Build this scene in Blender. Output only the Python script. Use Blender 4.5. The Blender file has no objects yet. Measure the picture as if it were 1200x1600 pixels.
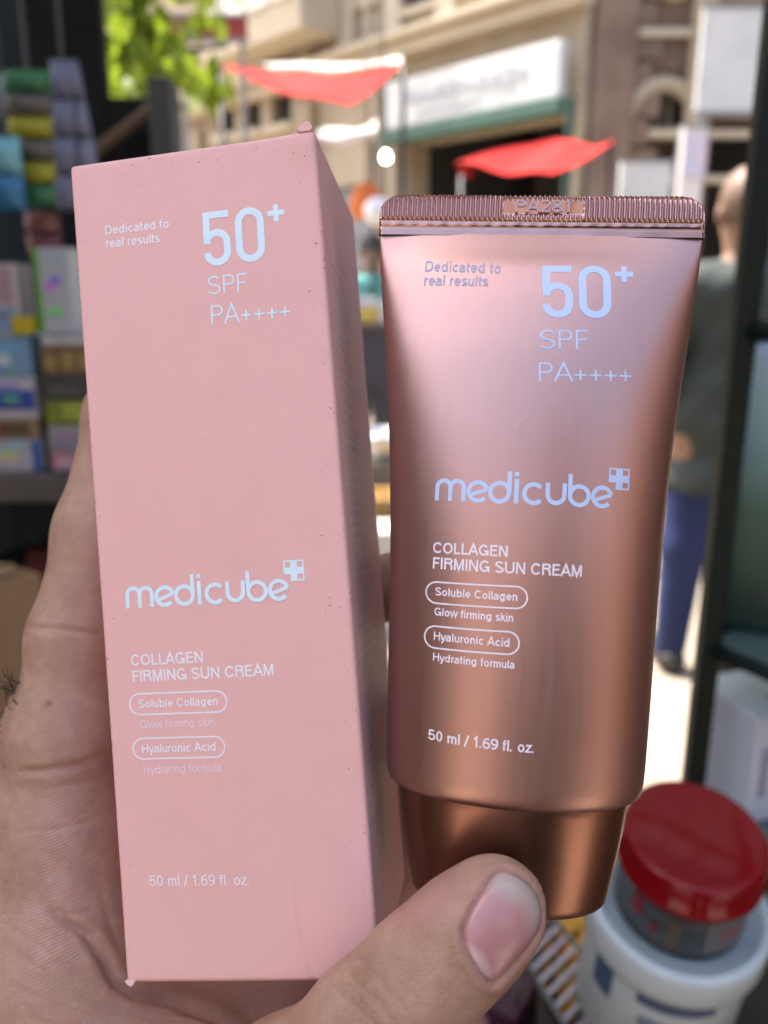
import bpy, bmesh, math, random
import numpy as np
from mathutils import Vector, Matrix

random.seed(7)
RNG = np.random.default_rng(7)
R = math.radians
scene = bpy.context.scene
COL = scene.collection

# ------------------------------------------------------------------ camera
FPX = 1280.0                      # focal length in photo pixels (photo 1200 x 1600)
PITCH = R(15.0)
CAM_H = 1.36
cam_data = bpy.data.cameras.new('camera')
cam = bpy.data.objects.new('camera', cam_data)
COL.objects.link(cam)
cam.location = (0, 0, CAM_H)
cam.rotation_euler = (R(90) - PITCH, 0, 0)
cam_data.sensor_fit = 'VERTICAL'
cam_data.sensor_height = 36.0
cam_data.lens = 36.0 * FPX / 1600.0
cam_data.clip_start = 0.01
cam_data.clip_end = 400.0
cam_data.dof.use_dof = True
cam_data.dof.focus_distance = 0.147
cam_data.dof.aperture_fstop = 13.0
scene.camera = cam

# ------------------------------------------------------------------ light
SUN_EL, SUN_AZ_VEC = 60.0, (-0.80, 0.60)        # horizontal direction towards the sun
world = bpy.data.worlds.new('World')
scene.world = world
world.use_nodes = True
wn = world.node_tree
bg = wn.nodes['Background']
sky = wn.nodes.new('ShaderNodeTexSky')
sky.sky_type = 'NISHITA'
sky.sun_disc = False
sky.sun_elevation = R(SUN_EL)
sky.sun_rotation = math.atan2(SUN_AZ_VEC[0], SUN_AZ_VEC[1])
sky.dust_density = 6.0
sky.air_density = 0.9
sky.ozone_density = 0.3
wn.links.new(sky.outputs[0], bg.inputs[0])
bg.inputs[1].default_value = 0.15
sun_data = bpy.data.lights.new('sun', 'SUN')
sun_data.energy = 3.0
sun_data.angle = R(0.5)
sun_data.color = (1.0, 0.95, 0.86)
sun = bpy.data.objects.new('sun', sun_data)
COL.objects.link(sun)
_d = Vector((SUN_AZ_VEC[0] * math.cos(R(SUN_EL)), SUN_AZ_VEC[1] * math.cos(R(SUN_EL)), math.sin(R(SUN_EL))))
sun.rotation_euler = _d.to_track_quat('Z', 'Y').to_euler()
scene.view_settings.view_transform = 'Standard'
scene.view_settings.look = 'None'
scene.view_settings.gamma = 1.0
scene.view_settings.use_curve_mapping = False
scene.view_settings.exposure = 2.08
try:
    scene.cycles.use_denoising = True
    scene.cycles.max_bounces = 8
    scene.cycles.sample_clamp_indirect = 6.0
    scene.cycles.caustics_reflective = False
    scene.cycles.caustics_refractive = False
except Exception:
    pass

# ------------------------------------------------------------------ pixel <-> space helpers
CP, SP = math.cos(PITCH), math.sin(PITCH)
CAM2W = np.array([[1, 0, 0], [0, -SP, CP], [0, -CP, -SP]], float)   # columns: right, down, forward
CAMPOS = np.array([0, 0, CAM_H])

def cmm(px, py, zmm):
    """photo pixel + distance along the view axis (mm) -> camera space mm (right, down, forward)"""
    return np.array([(px - 600) / FPX * zmm, (py - 800) / FPX * zmm, zmm])

def c2w(p):
    """camera space mm -> world metres (works on (n,3))"""
    return np.asarray(p, float) @ CAM2W.T / 1000.0 + CAMPOS

def ray(px, py):
    return CAM2W @ np.array([(px - 600) / FPX, (py - 800) / FPX, 1.0])

def at_y(px, py, Y):
    d = ray(px, py); return Vector(CAMPOS + d * (Y / d[1]))

def at_z(px, py, z):
    d = ray(px, py); return Vector(CAMPOS + d * ((z - CAM_H) / d[2]))

# ------------------------------------------------------------------ materials
MATS = {}

def mat(name, color, rough=0.6, metallic=0.0, var=0.0, vscale=8.0, bump=0.0, bscale=60.0, spec=0.5, emit=None,
        estr=0.0, color2=None, stretch=None, trans=0.0, coat=0.0, alpha=None):
    if name in MATS:
        return MATS[name]
    m = bpy.data.materials.new(name); m.use_nodes = True
    nt = m.node_tree; p = nt.nodes['Principled BSDF']
    p.inputs['Roughness'].default_value = rough
    p.inputs['Metallic'].default_value = metallic
    p.inputs['Specular IOR Level'].default_value = spec
    p.inputs['Coat Weight'].default_value = coat
    p.inputs['Base Color'].default_value = (*color, 1)
    tc = nt.nodes.new('ShaderNodeTexCoord')
    mp = nt.nodes.new('ShaderNodeMapping')
    nt.links.new(tc.outputs['Object'], mp.inputs[0])
    if stretch: mp.inputs['Scale'].default_value = stretch
    if var > 0 or color2:
        nz = nt.nodes.new('ShaderNodeTexNoise'); nz.inputs['Scale'].default_value = vscale
        nz.inputs['Detail'].default_value = 5; nz.inputs['Roughness'].default_value = 0.65
        nt.links.new(mp.outputs[0], nz.inputs['Vector'])
        rp = nt.nodes.new('ShaderNodeValToRGB')
        rp.color_ramp.elements[0].position = 0.3; rp.color_ramp.elements[1].position = 0.7
        c2 = color2 if color2 else tuple(min(1, c * (1 + var)) for c in color)
        c1 = color if color2 else tuple(c * (1 - var) for c in color)
        rp.color_ramp.elements[0].color = (*c1, 1); rp.color_ramp.elements[1].color = (*c2, 1)
        nt.links.new(nz.outputs[0], rp.inputs[0]); nt.links.new(rp.outputs[0], p.inputs['Base Color'])
    if bump > 0:
        nb = nt.nodes.new('ShaderNodeTexNoise'); nb.inputs['Scale'].default_value = bscale
        nb.inputs['Detail'].default_value = 4
        nt.links.new(mp.outputs[0], nb.inputs['Vector'])
        b = nt.nodes.new('ShaderNodeBump'); b.inputs['Strength'].default_value = bump
        b.inputs['Distance'].default_value = 0.2 / bscale
        nt.links.new(nb.outputs[0], b.inputs['Height']); nt.links.new(b.outputs[0], p.inputs['Normal'])
    if emit:
        p.inputs['Emission Color'].default_value = (*emit, 1); p.inputs['Emission Strength'].default_value = estr
    if trans > 0:
        t = nt.nodes.new('ShaderNodeBsdfTranslucent'); t.inputs[0].default_value = (*color, 1)
        mx = nt.nodes.new('ShaderNodeMixShader'); mx.inputs[0].default_value = trans
        out = nt.nodes['Material Output']
        nt.links.new(p.outputs[0], mx.inputs[1]); nt.links.new(t.outputs[0], mx.inputs[2]); nt.links.new(mx.outputs[0], out.inputs[0])
    MATS[name] = m
    return m

# ------------------------------------------------------------------ object helpers
def link(o, parent=None):
    COL.objects.link(o)
    if parent is not None: o.parent = parent
    return o

def tag(o, label, cat, group=None, kind=None):
    o['label'] = label
    if cat: o['category'] = cat
    if group: o['group'] = group
    if kind: o['kind'] = kind
    return o

def thing(name, label, cat, loc=(0, 0, 0), rotz=0.0, group=None):
    o = bpy.data.objects.new(name, None); o.empty_display_size = 0.05
    link(o); o.location = loc; o.rotation_euler = (0, 0, rotz)
    return tag(o, label, cat, group)

def mesh_np(name, V, F, material, parent=None, smooth=False):
    me = bpy.data.meshes.new(name)
    me.from_pydata([tuple(map(float, v)) for v in V], [], [tuple(map(int, f)) for f in F])
    me.validate(); me.update()
    if smooth: me.polygons.foreach_set('use_smooth', [True] * len(me.polygons))
    if material: me.materials.append(material)
    return link(bpy.data.objects.new(name, me), parent)

def bm_obj(name, bm, material, parent=None, smooth=False):
    me = bpy.data.meshes.new(name); bm.to_mesh(me); bm.free()
    if smooth: me.polygons.foreach_set('use_smooth', [True] * len(me.polygons))
    me.materials.append(material)
    return link(bpy.data.objects.new(name, me), parent)

def box_into(bm, lo, hi, bevel=0.0, M=None):
    r = bmesh.ops.create_cube(bm, size=1.0)
    vs = r['verts']
    c = [(a + b) / 2 for a, b in zip(lo, hi)]; s = [max(1e-5, b - a) for a, b in zip(lo, hi)]
    for v in vs: v.co = Vector((v.co.x * s[0] + c[0], v.co.y * s[1] + c[1], v.co.z * s[2] + c[2]))
    if bevel > 0:
        es = list({e for v in vs for e in v.link_edges})
        out = bmesh.ops.bevel(bm, geom=es, offset=bevel, segments=2, affect='EDGES', profile=0.5)
        vs = list({v for f in out['faces'] for v in f.verts} | {v for v in vs if v.is_valid})
    if M is not None: bmesh.ops.transform(bm, matrix=M, verts=vs)
    return vs

def box(name, lo, hi, material, parent=None, bevel=0.0, M=None):
    bm = bmesh.new(); box_into(bm, lo, hi, bevel, M)
    return bm_obj(name, bm, material, parent)

def tube_into(bm, pts, radius, seg=8):
    """round bar along a polyline; radius is a number or a list"""
    pts = [Vector(p) for p in pts]; n = len(pts)
    rad = radius if isinstance(radius, (list, tuple)) else [radius] * n
    rings = []
    ref = None
    for i, p in enumerate(pts):
        t = (pts[min(i + 1, n - 1)] - pts[max(i - 1, 0)]).normalized()
        if ref is None: ref = t.orthogonal().normalized()
        ref = (ref - t * ref.dot(t)).normalized(); b = t.cross(ref)
        rings.append([bm.verts.new(p + (ref * math.cos(2 * math.pi * k / seg) + b * math.sin(2 * math.pi * k / seg)) * rad[i]) for k in range(seg)])
    for a, b in zip(rings, rings[1:]):
        for k in range(seg): bm.faces.new((a[k], a[(k + 1) % seg], b[(k + 1) % seg], b[k]))
    bm.faces.new(rings[0][::-1]); bm.faces.new(rings[-1])

def tube_obj(name, pts, radius, material, parent=None, seg=8):
    bm = bmesh.new(); tube_into(bm, pts, radius, seg)
    return bm_obj(name, bm, material, parent, True)

def lathe(name, prof, material, parent=None, seg=48, smooth=True):
    V = []; F = []
    for r, z in prof:
        for k in range(seg):
            a = 2 * math.pi * k / seg; V.append((r * math.cos(a), r * math.sin(a), z))
    for i in range(len(prof) - 1):
        for k in range(seg):
            k2 = (k + 1) % seg
            F.append((i * seg + k, i * seg + k2, (i + 1) * seg + k2, (i + 1) * seg + k))
    return mesh_np(name, V, F, material, parent, smooth)

def prism(name, poly, thick, material, parent=None, M=None, bevel=0.0):
    """polygon in XZ extruded along +Y"""
    bm = bmesh.new()
    f = bm.faces.new([bm.verts.new((x, 0, z)) for x, z in poly])
    r = bmesh.ops.extrude_face_region(bm, geom=[f])
    bmesh.ops.translate(bm, vec=(0, thick, 0), verts=[v for v in r['geom'] if isinstance(v, bmesh.types.BMVert)])
    bmesh.ops.recalc_face_normals(bm, faces=bm.faces)
    if M is not None: bmesh.ops.transform(bm, matrix=M, verts=bm.verts)
    return bm_obj(name, bm, material, parent)

# ------------------------------------------------------------------ signed distance modelling (hand, people)
class Field:
    def __init__(self, lo, hi, h):
        self.lo = np.array(lo, float); self.h = h
        self.n = np.ceil((np.array(hi) - self.lo) / h).astype(int) + 1
        self.F = np.full(self.n, 1e3, np.float32)
        self.ax = [self.lo[i] + h * np.arange(self.n[i]) for i in range(3)]
    def region(self, lo, hi):
        a = np.clip(np.floor((np.array(lo) - self.lo) / self.h).astype(int), 0, self.n - 1)
        b = np.clip(np.ceil((np.array(hi) - self.lo) / self.h).astype(int) + 1, 1, self.n)
        sl = tuple(slice(x, y) for x, y in zip(a, b))
        X = self.ax[0][sl[0]][:, None, None]; Y = self.ax[1][sl[1]][None, :, None]; Z = self.ax[2][sl[2]][None, None, :]
        return sl, X.astype(np.float32), Y.astype(np.float32), Z.astype(np.float32)
    def cone(self, a, b, ra, rb, k=4.0, flat=None):
        """tapered capsule joined smoothly; flat=(axis vector, factor) squashes it along an axis"""
        a = np.array(a, float); b = np.array(b, float); m = max(ra, rb) + k + 6 * self.h
        sl, X, Y, Z = self.region(np.minimum(a, b) - m, np.maximum(a, b) + m)
        if 0 in self.F[sl].shape: return
        ba = b - a; L2 = max(1e-9, float(ba @ ba))
        px, py, pz = X - a[0], Y - a[1], Z - a[2]
        t = np.clip((px * ba[0] + py * ba[1] + pz * ba[2]) / L2, 0, 1)
        qx, qy, qz = px - t * ba[0], py - t * ba[1], pz - t * ba[2]
        if flat is not None:
            ax, fc = np.array(flat[0], float), flat[1]; ax /= np.linalg.norm(ax)
            dn = qx * ax[0] + qy * ax[1] + qz * ax[2]; g = 1 / fc - 1
            qx, qy, qz = qx + g * dn * ax[0], qy + g * dn * ax[1], qz + g * dn * ax[2]
        d = np.sqrt(qx * qx + qy * qy + qz * qz) - (ra + (rb - ra) * t)
        if flat is not None: d = d * (0.5 + 0.5 * flat[1])
        self.F[sl] = smin(self.F[sl], d.astype(np.float32), k)
    def chain(self, pts, rads, k=4.0, flat=None):
        for i in range(len(pts) - 1): self.cone(pts[i], pts[i + 1], rads[i], rads[i + 1], k, flat)
    def carve(self, fn, k=1.0):
        sl, X, Y, Z = self.region(self.lo, self.lo + self.h * self.n)
        self.F = -smin(-self.F, fn(X, Y, Z).astype(np.float32), k)
    def mesh(self):
        return surface_nets(self.F, self.lo, self.h)
    def sample(self, P):
        q = (np.asarray(P) - self.lo) / self.h
        i = np.clip(np.floor(q).astype(int), 0, self.n - 2); f = q - i
        out = 0
        for dx in (0, 1):
            for dy in (0, 1):
                for dz in (0, 1):
                    w = (f[:, 0] if dx else 1 - f[:, 0]) * (f[:, 1] if dy else 1 - f[:, 1]) * (f[:, 2] if dz else 1 - f[:, 2])
                    out = out + w * self.F[i[:, 0] + dx, i[:, 1] + dy, i[:, 2] + dz]
        return out

def smin(a, b, k):
    h = np.maximum(k - np.abs(a - b), 0) / k
    return np.minimum(a, b) - h * h * k * 0.25

def surface_nets(F, lo, h):
    S = F < 0
    nx, ny, nz = F.shape
    cnt = np.zeros((nx - 1, ny - 1, nz - 1), np.int8)
    for dx in (0, 1):
        for dy in (0, 1):
            for dz in (0, 1):
                cnt += S[dx:nx - 1 + dx, dy:ny - 1 + dy, dz:nz - 1 + dz]
    act = np.argwhere((cnt > 0) & (cnt < 8))
    ids = np.full(cnt.shape, -1, np.int32); ids[tuple(act.T)] = np.arange(len(act))
    acc = np.zeros((len(act), 3)); num = np.zeros(len(act))
    cs = [(x, y, z) for x in (0, 1) for y in (0, 1) for z in (0, 1)]
    for a in cs:
        for ax in range(3):
            if a[ax] == 0:
                b = list(a); b[ax] = 1
                fa = F[tuple((act + a).T)].astype(float); fb = F[tuple((act + b).T)].astype(float)
                m = (fa < 0) != (fb < 0)
                t = np.where(m, fa / np.where(m, fa - fb, 1), 0)
                p = np.tile(np.array(a, float), (len(act), 1)); p[:, ax] = t
                acc[m] += p[m]; num[m] += 1
    V = lo + h * (act + acc / num[:, None])
    faces = []
    for ax in range(3):
        u, v = (ax + 1) % 3, (ax + 2) % 3
        s0 = [slice(None)] * 3; s1 = [slice(None)] * 3
        s0[ax] = slice(0, -1); s1[ax] = slice(1, None)
        A, B = S[tuple(s0)], S[tuple(s1)]
        e = np.argwhere(A != B)
        e = e[(e[:, u] > 0) & (e[:, v] > 0) & (e[:, u] < F.shape[u] - 1) & (e[:, v] < F.shape[v] - 1)]
        flip = A[tuple(e.T)]
        q = []
        for du, dv in ((-1, -1), (0, -1), (0, 0), (-1, 0)):
            c = e.copy(); c[:, u] += du; c[:, v] += dv
            q.append(ids[tuple(c.T)])
        q = np.stack(q, 1)
        q[~flip] = q[~flip][:, ::-1]
        faces.append(q)
    return V, np.concatenate(faces)

def fast_mesh(name, V, F, material, parent=None, smooth=True):
    me = bpy.data.meshes.new(name)
    V = np.ascontiguousarray(V, np.float32); F = np.ascontiguousarray(F, np.int32)
    k = F.shape[1]
    me.vertices.add(len(V)); me.vertices.foreach_set('co', V.ravel())
    me.loops.add(F.size); me.loops.foreach_set('vertex_index', F.ravel())
    me.polygons.add(len(F)); me.polygons.foreach_set('loop_start', np.arange(0, F.size, k, dtype=np.int32))
    me.polygons.foreach_set('loop_total', np.full(len(F), k, np.int32))
    me.polygons.foreach_set('use_smooth', np.full(len(F), smooth, bool))
    me.update(calc_edges=True); me.validate()
    if material: me.materials.append(material)
    return link(bpy.data.objects.new(name, me), parent)

def vnormals(V, F):
    n = np.cross(V[F[:, 2]] - V[F[:, 0]], V[F[:, 3]] - V[F[:, 1]])
    N = np.zeros_like(V)
    for i in range(4): np.add.at(N, F[:, i], n)
    return N / (np.linalg.norm(N, axis=1, keepdims=True) + 1e-12)

def seg_dist(P, poly):
    """distance of 2-D points to a polyline, plus the parameter along it 0..1"""
    poly = np.array(poly, float); best = np.full(len(P), 1e9); tt = np.zeros(len(P))
    L = np.linalg.norm(np.diff(poly, axis=0), axis=1); tot = L.sum(); acc = 0
    for i in range(len(poly) - 1):
        a, b = poly[i], poly[i + 1]; ab = b - a
        t = np.clip(((P - a) @ ab) / (ab @ ab), 0, 1)
        d = np.linalg.norm(P - a - t[:, None] * ab, axis=1)
        m = d < best; best[m] = d[m]; tt[m] = (acc + t[m] * L[i]) / tot
        acc += L[i]
    return best, tt

def in_poly(P, poly):
    poly = np.array(poly, float); inside = np.zeros(len(P), bool); j = len(poly) - 1
    for i in range(len(poly)):
        a, b = poly[i], poly[j]
        c = ((a[1] > P[:, 1]) != (b[1] > P[:, 1])) & (P[:, 0] < (b[0] - a[0]) * (P[:, 1] - a[1]) / (b[1] - a[1] + 1e-12) + a[0])
        inside ^= c; j = i
    return inside

# ------------------------------------------------------------------ flat lettering
_txt_cache = {}
def arc(cx, cy, r, a0, a1, n=14, ry=None):
    ry = r if ry is None else ry
    return [(cx + r * math.cos(R(a0 + (a1 - a0) * i / n)), cy + ry * math.sin(R(a0 + (a1 - a0) * i / n))) for i in range(n + 1)]

class Strokes:
    def __init__(self): self.V = []; self.F = []; self.L = []; self.layer = 0
    def ribbon(self, pts, w, closed=False):
        P = np.array(pts, float); n = len(P); h = w / 2; base = len(self.V)
        for i in range(n):
            a = P[(i - 1) % n] if (closed or i > 0) else P[i]
            b = P[(i + 1) % n] if (closed or i < n - 1) else P[i]
            d0 = P[i] - a; d1 = b - P[i]
            d0 = d0 / np.linalg.norm(d0) if np.linalg.norm(d0) > 1e-9 else None
            d1 = d1 / np.linalg.norm(d1) if np.linalg.norm(d1) > 1e-9 else None
            if d0 is None: d0 = d1
            if d1 is None: d1 = d0
            n0 = np.array([-d0[1], d0[0]]); n1 = np.array([-d1[1], d1[0]])
            m = n0 + n1; m /= np.linalg.norm(m); s = h / max(0.35, m @ n0)
            self.V += [tuple(P[i] + m * s), tuple(P[i] - m * s)]; self.L += [self.layer] * 2
        for i in range(n if closed else n - 1):
            j = (i + 1) % n
            self.F.append((base + 2 * i, base + 2 * i + 1, base + 2 * j + 1, base + 2 * j))
        self.layer += 1
        return self
    def rect(self, x0, y0, x1, y1):
        b = len(self.V); self.V += [(x0, y0), (x1, y0), (x1, y1), (x0, y1)]; self.L += [self.layer] * 4
        self.F.append((b, b + 1, b + 2, b + 3)); self.layer += 1
        return self

# a plain grotesque drawn with strokes: cap height 1, x-height 0.73
def _glyph(ch, w):
    """-> (list of (points, closed) strokes, advance width)"""
    h = w / 2; X = 0.73; A = arc
    rx, ry = .31 - h, X / 2 - h
    def L(*p): return (list(p), False)
    if ch == ' ': return [], .36
    if ch == '.': return [L((.10, 0), (.10, w * 1.15))], .30
    if ch == '/': return [L((.02, -.08), (.36, 1.02))], .40
    if ch == '+': return [L((.05, .34), (.61, .34)), L((.33, .06), (.33, .62))], .68
    bowl = lambda cx: (A(cx, X / 2, rx, 0, 360, 26, ry)[:-1], True)
    if ch == 'o': return [bowl(.37)], .74
    if ch == 'd': return [bowl(.36), L((.36 + rx + h * .1, 0), (.36 + rx + h * .1, 1))], .78
    if ch == 'b': return [bowl(.42), L((.42 - rx, 0), (.42 - rx, 1))], .78
    if ch == 'g': return [bowl(.36), (([(.36 + rx, X), (.36 + rx, .0)] + A(.36, .0, rx, 0, -150, 12, .2 - h)), False)], .78
    if ch == 'c': return [(A(.37, X / 2, rx, 38, 322, 22, ry), False)], .70
    if ch == 'e': return [(([(.37 - rx, X / 2), (.37 + rx, X / 2)] + A(.37, X / 2, rx, 6, 318, 24, ry)), False)], .73
    if ch == 'a': return [((A(.32, .50, .21, 160, 0, 10, X - .5 - h) + [(.53, .14), (.56, .03)]), False), (([(.53, .43), (.34, .40)] + A(.27, .215, .20, 100, 270, 10, .185 - h * .4) + [(.36, h), (.53, .2)]), False)], .68
    if ch in 'lI': return [L((.15, 0), (.15, 1))], .30
    if ch == 'i': return [L((.15, 0), (.15, X)), L((.15, .87), (.15, 1.0))], .30
    if ch == 'f': return [(([(.17, 0), (.17, .80)] + A(.32, .80, .15, 180, 85, 6, .2 - h)), False), L((.02, X - h), (.36, X - h))], .38
    if ch == 't': return [(([(.17, .94), (.17, .18)] + A(.31, .18, .14, 180, 280, 6, .18 - h)), False), L((.02, X - h), (.37, X - h))], .40
    def arch(x0, wd): return (([(x0, .0), (x0, .42)] + A(x0 + wd / 2, .42, wd / 2, 180, 0, 12, X - .42 - h) + [(x0 + wd, 0)]), False)
    if ch == 'n': return [L((.14, 0), (.14, X)), arch(.14, .40)], .68
    if ch == 'h': return [L((.14, 0), (.14, 1)), arch(.14, .40)], .68
    if ch == 'm': return [L((.14, 0), (.14, X)), arch(.14, .35), arch(.49, .35)], .98
    if ch == 'r': return [L((.14, 0), (.14, X)), ((A(.34, .40, .20, 165, 80, 6, X - .40 - h)), False)], .42
    if ch == 'u': return [(([(.14, X), (.14, .30)] + A(.34, .30, .20, 180, 360, 12, .30 - h)), False), L((.54, X), (.54, 0))], .68
    if ch == 's': return [((A(.30, .535, .20, 35, 260, 12, .195 - h) + A(.30, .195, .22, 80, -150, 12, .195 - h)), False)], .60
    if ch == 'k': return [L((.14, 0), (.14, 1)), L((.50, X), (.15, .33)), L((.27, .45), (.55, 0))], .60
    if ch == 'w': return [L((.03, X), (.24, .02), (.46, X - .05), (.68, .02), (.89, X))], .92
    if ch == 'y': return [L((.04, X), (.32, .02)), (([(.58, X), (.32, .0), (.24, -.17), (.08, -.20)]), False)], .62
    if ch == 'z': return [L((.05, X - h), (.50, X - h), (.07, h), (.52, h))], .57
    if ch == 'H': return [L((.15, 0), (.15, 1)), L((.76, 0), (.76, 1)), L((.15, .52), (.76, .52))], .91
    if ch == 'L': return [L((.15, 1), (.15, h), (.64, h))], .68
    if ch == 'E': return [L((.70, 1 - h), (.15, 1 - h), (.15, h), (.71, h)), L((.15, .53), (.66, .53))], .78
    if ch == 'F': return [L((.66, 1 - h), (.15, 1 - h), (.15, 0)), L((.15, .50), (.60, .50))], .70
    if ch == 'P': return [(([(.15, 0), (.15, 1 - h), (.46, 1 - h)] + A(.46, .72, .23, 90, -90, 12, .28 - h) + [(.15, .44 + h)]), False)], .78
    if ch == 'R': return [(([(.15, 0), (.15, 1 - h), (.50, 1 - h)] + A(.50, .745, .22, 90, -90, 12, .255 - h) + [(.15, .49 + h)]), False), L((.52, .50), (.70, .40), (.74, 0))], .86
    if ch == 'D': return [(([(.15, h), (.15, 1 - h), (.40, 1 - h)] + A(.40, .5, .38, 90, -90, 18, .5 - h)), True)], .90
    if ch == 'O': return [(A(.49, .5, .44 - h, 0, 360, 32, .5 - h)[:-1], True)], .98
    if ch == 'C': return [(A(.48, .5, .43 - h, 36, 324, 26, .5 - h), False)], .92
    if ch == 'G': return [((A(.48, .5, .43 - h, 38, 335, 26, .5 - h) + [(.84, .42), (.52, .42)]), False), L((.84, .45), (.84, 0))], .97
    if ch == 'S': return [((A(.41, .735, .29, 25, 265, 14, .265 - h) + A(.41, .265, .31, 85, -160, 14, .265 - h)), False)], .82
    if ch == 'U': return [(([(.14, 1), (.14, .34)] + A(.46, .34, .32, 180, 360, 16, .34 - h) + [(.78, 1)]), False)], .92
    if ch == 'N': return [L((.15, 0), (.15, .99)), L((.16, .97), (.75, .03)), L((.76, 0), (.76, 1))], .91
    if ch == 'M': return [L((.15, 0), (.15, 1)), L((.17, .97), (.50, .05), (.83, .97)), L((.85, 0), (.85, 1))], 1.0
    if ch == 'A': return [L((.04, 0), (.43, .98), (.82, 0)), L((.18, .33), (.68, .33))], .86
    if ch == '0': return [(A(.36, .5, .30 - h, 0, 360, 28, .5 - h)[:-1], True)], .72
    if ch == '1': return [L((.12, .74), (.36, .97), (.36, 0))], .60
    if ch == '2': return [((A(.36, .72, .26, 165, -30, 12, .28 - h) + [(.10, h), (.64, h)]), False)], .72
    if ch == '5': return [((([(.60, 1 - h), (.17, 1 - h), (.11, .50)]) + A(.35, .33, .27, 145, -160, 16, .33 - h)), False)], .72
    if ch == '6': return [(A(.36, .32, .27, 0, 360, 22, .32 - h)[:-1], True), ((A(.42, .40, .33, 60, 190, 12, .6 - h)), False)], .72
    if ch == '9': return [(A(.36, .68, .27, 0, 360, 22, .32 - h)[:-1], True), ((A(.30, .60, .33, 240, 370, 12, .6 - h)), False)], .72
    if ch == '8': return [(A(.36, .73, .23, 0, 360, 20, .27 - h)[:-1], True), (A(.36, .25, .27, 0, 360, 20, .27 - h + .0)[:-1], True)], .72
    raise KeyError(ch)
def glyphs(body, weight=0.13):
    key = (body, weight)
    if key in _txt_cache: return _txt_cache[key]
    s = Strokes(); x = 0
    for ch in body:
        st, adv = _glyph(ch, weight)
        for k, (pts, closed) in enumerate(st):
            s.layer = k; s.ribbon([(x + p[0], p[1]) for p in pts], weight, closed)
        x += adv
    V = np.array(s.V); V[:, 0] -= V[:, 0].min()
    _txt_cache[key] = (V, s.F, V[:, 0].max(), s.L)
    return _txt_cache[key]

def fifty():
    s = Strokes(); w = 0.127; h = w / 2
    s.ribbon([(0.49, 1 - h), (0.07, 1 - h), (0.07, 0.41)], w)
    s.ribbon(arc(0.25, 0.42, 0.187, 165, 0) + arc(0.25, 0.25, 0.187, 0, -180), w)
    cx = 0.6 + 0.265; r = 0.265 - h
    s.ribbon(arc(cx, 1 - 0.265, r, 0, 180) + arc(cx, 0.265, r, 180, 360), w, True)
    return s
def fifty_plus():
    s = Strokes(); s.rect(1.207, 0.795, 1.513, 0.89); s.rect(1.315, 0.69, 1.405, 0.7945); s.rect(1.315, 0.8905, 1.405, 0.995)
    return s

def wordmark():
    s = Strokes(); w = 0.19; h = w / 2; rr = 0.5 - h
    for x0 in (h, h + 0.59):
        s.ribbon([(x0, 0), (x0, 0.61)] + arc(x0 + 0.295, 0.61, 0.295, 180, 0) + [(x0 + 0.59, 0)], w)
    def e(x):
        s.ribbon(arc(x + .46, .47, rr, 14, 318, 30), w)
        a = arc(x + .46, .47, rr, 14, 205, 1); s.ribbon([a[0], a[1]], w * 0.9)
    e(1.44)
    s.ribbon(arc(2.38 + .46, .47, rr, 0, 360, 36)[:-1], w, True); s.ribbon([(2.38 + .46 + rr, .45), (2.38 + .46 + rr, 1.4)], w)
    s.rect(3.46, 0, 3.46 + w, 1.08); s.rect(3.46, 1.2, 3.46 + w, 1.38)
    s.ribbon(arc(3.84 + .46, .47, rr, 42, 318, 28), w)
    s.ribbon([(4.8 + h, .98), (4.8 + h, .47)] + arc(4.8 + h + .36, .47, .36, 180, 360)[1:-1] + [(4.8 + h + .72, .47), (4.8 + h + .72, .98)], w)
    s.ribbon(arc(5.76 + .5, .47, rr, 0, 360, 36)[:-1], w, True); s.ribbon([(5.76 + .5 - rr, .45), (5.76 + .5 - rr, 1.4)], w)
    e(6.8)
    return s
def cross_badge():
    s = Strokes(); x, y, a = 7.53, 0.82, 0.94; c = a / 3; t = 0.075
    s.rect(x + c, y, x + 2 * c, y + a); s.rect(x, y + c, x + c, y + 2 * c); s.rect(x + 2 * c, y + c, x + a, y + 2 * c)
    for cx, cy in ((0, 2), (2, 2), (2, 0)):
        X0, Y0 = x + cx * c, y + cy * c
        s.rect(X0, Y0 + (c - t if cy == 2 else 0), X0 + c, Y0 + (c if cy == 2 else t))
        yy = (Y0, Y0 + c - t) if cy == 2 else (Y0 + t, Y0 + c)
        s.rect(X0 + (0 if cx == 0 else c - t), yy[0], X0 + (t if cx == 0 else c), yy[1])
    return s

# ================================================================== FOREGROUND: carton, tube, hand
# ------------------------------------------------------------------ carton pose (fitted to its six visible corners)
BW, BH, BD = 48.0, 154.5, 43.0
def rodrigues(r):
    r = np.array(r, float); th = np.linalg.norm(r); k = r / th
    K = np.array([[0, -k[2], k[1]], [k[2], 0, -k[0]], [-k[1], k[0], 0]])
    return np.eye(3) + math.sin(th) * K + (1 - math.cos(th)) * K @ K
B_R = rodrigues((-0.018926, 0.128703, -0.079596))
B_T = np.array([-30.351, 8.9004, 151.4886])
def frame_matrix(Rc, origin_cam):
    """camera-space axes (right, down, back) + origin (mm) -> world matrix with local X right, Y back, Z up, metres"""
    M = Matrix.Identity(4)
    X = CAM2W @ Rc[:, 0]; Y = CAM2W @ Rc[:, 2]; Z = -(CAM2W @ Rc[:, 1])
    o = c2w(origin_cam)
    for i in range(3): M[i][0], M[i][1], M[i][2], M[i][3] = X[i], Y[i], Z[i], o[i]
    return M
B_ORG = B_R @ np.array([0, BH / 2, BD / 2]) + B_T          # bottom centre
def cam_to_local(P, Rc, org):
    q = (np.asarray(P, float) - org) @ Rc                    # right, down, back
    return np.stack([q[..., 0], q[..., 2], -q[..., 1]], -1)  # x, y(back), z(up) in mm
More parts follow.
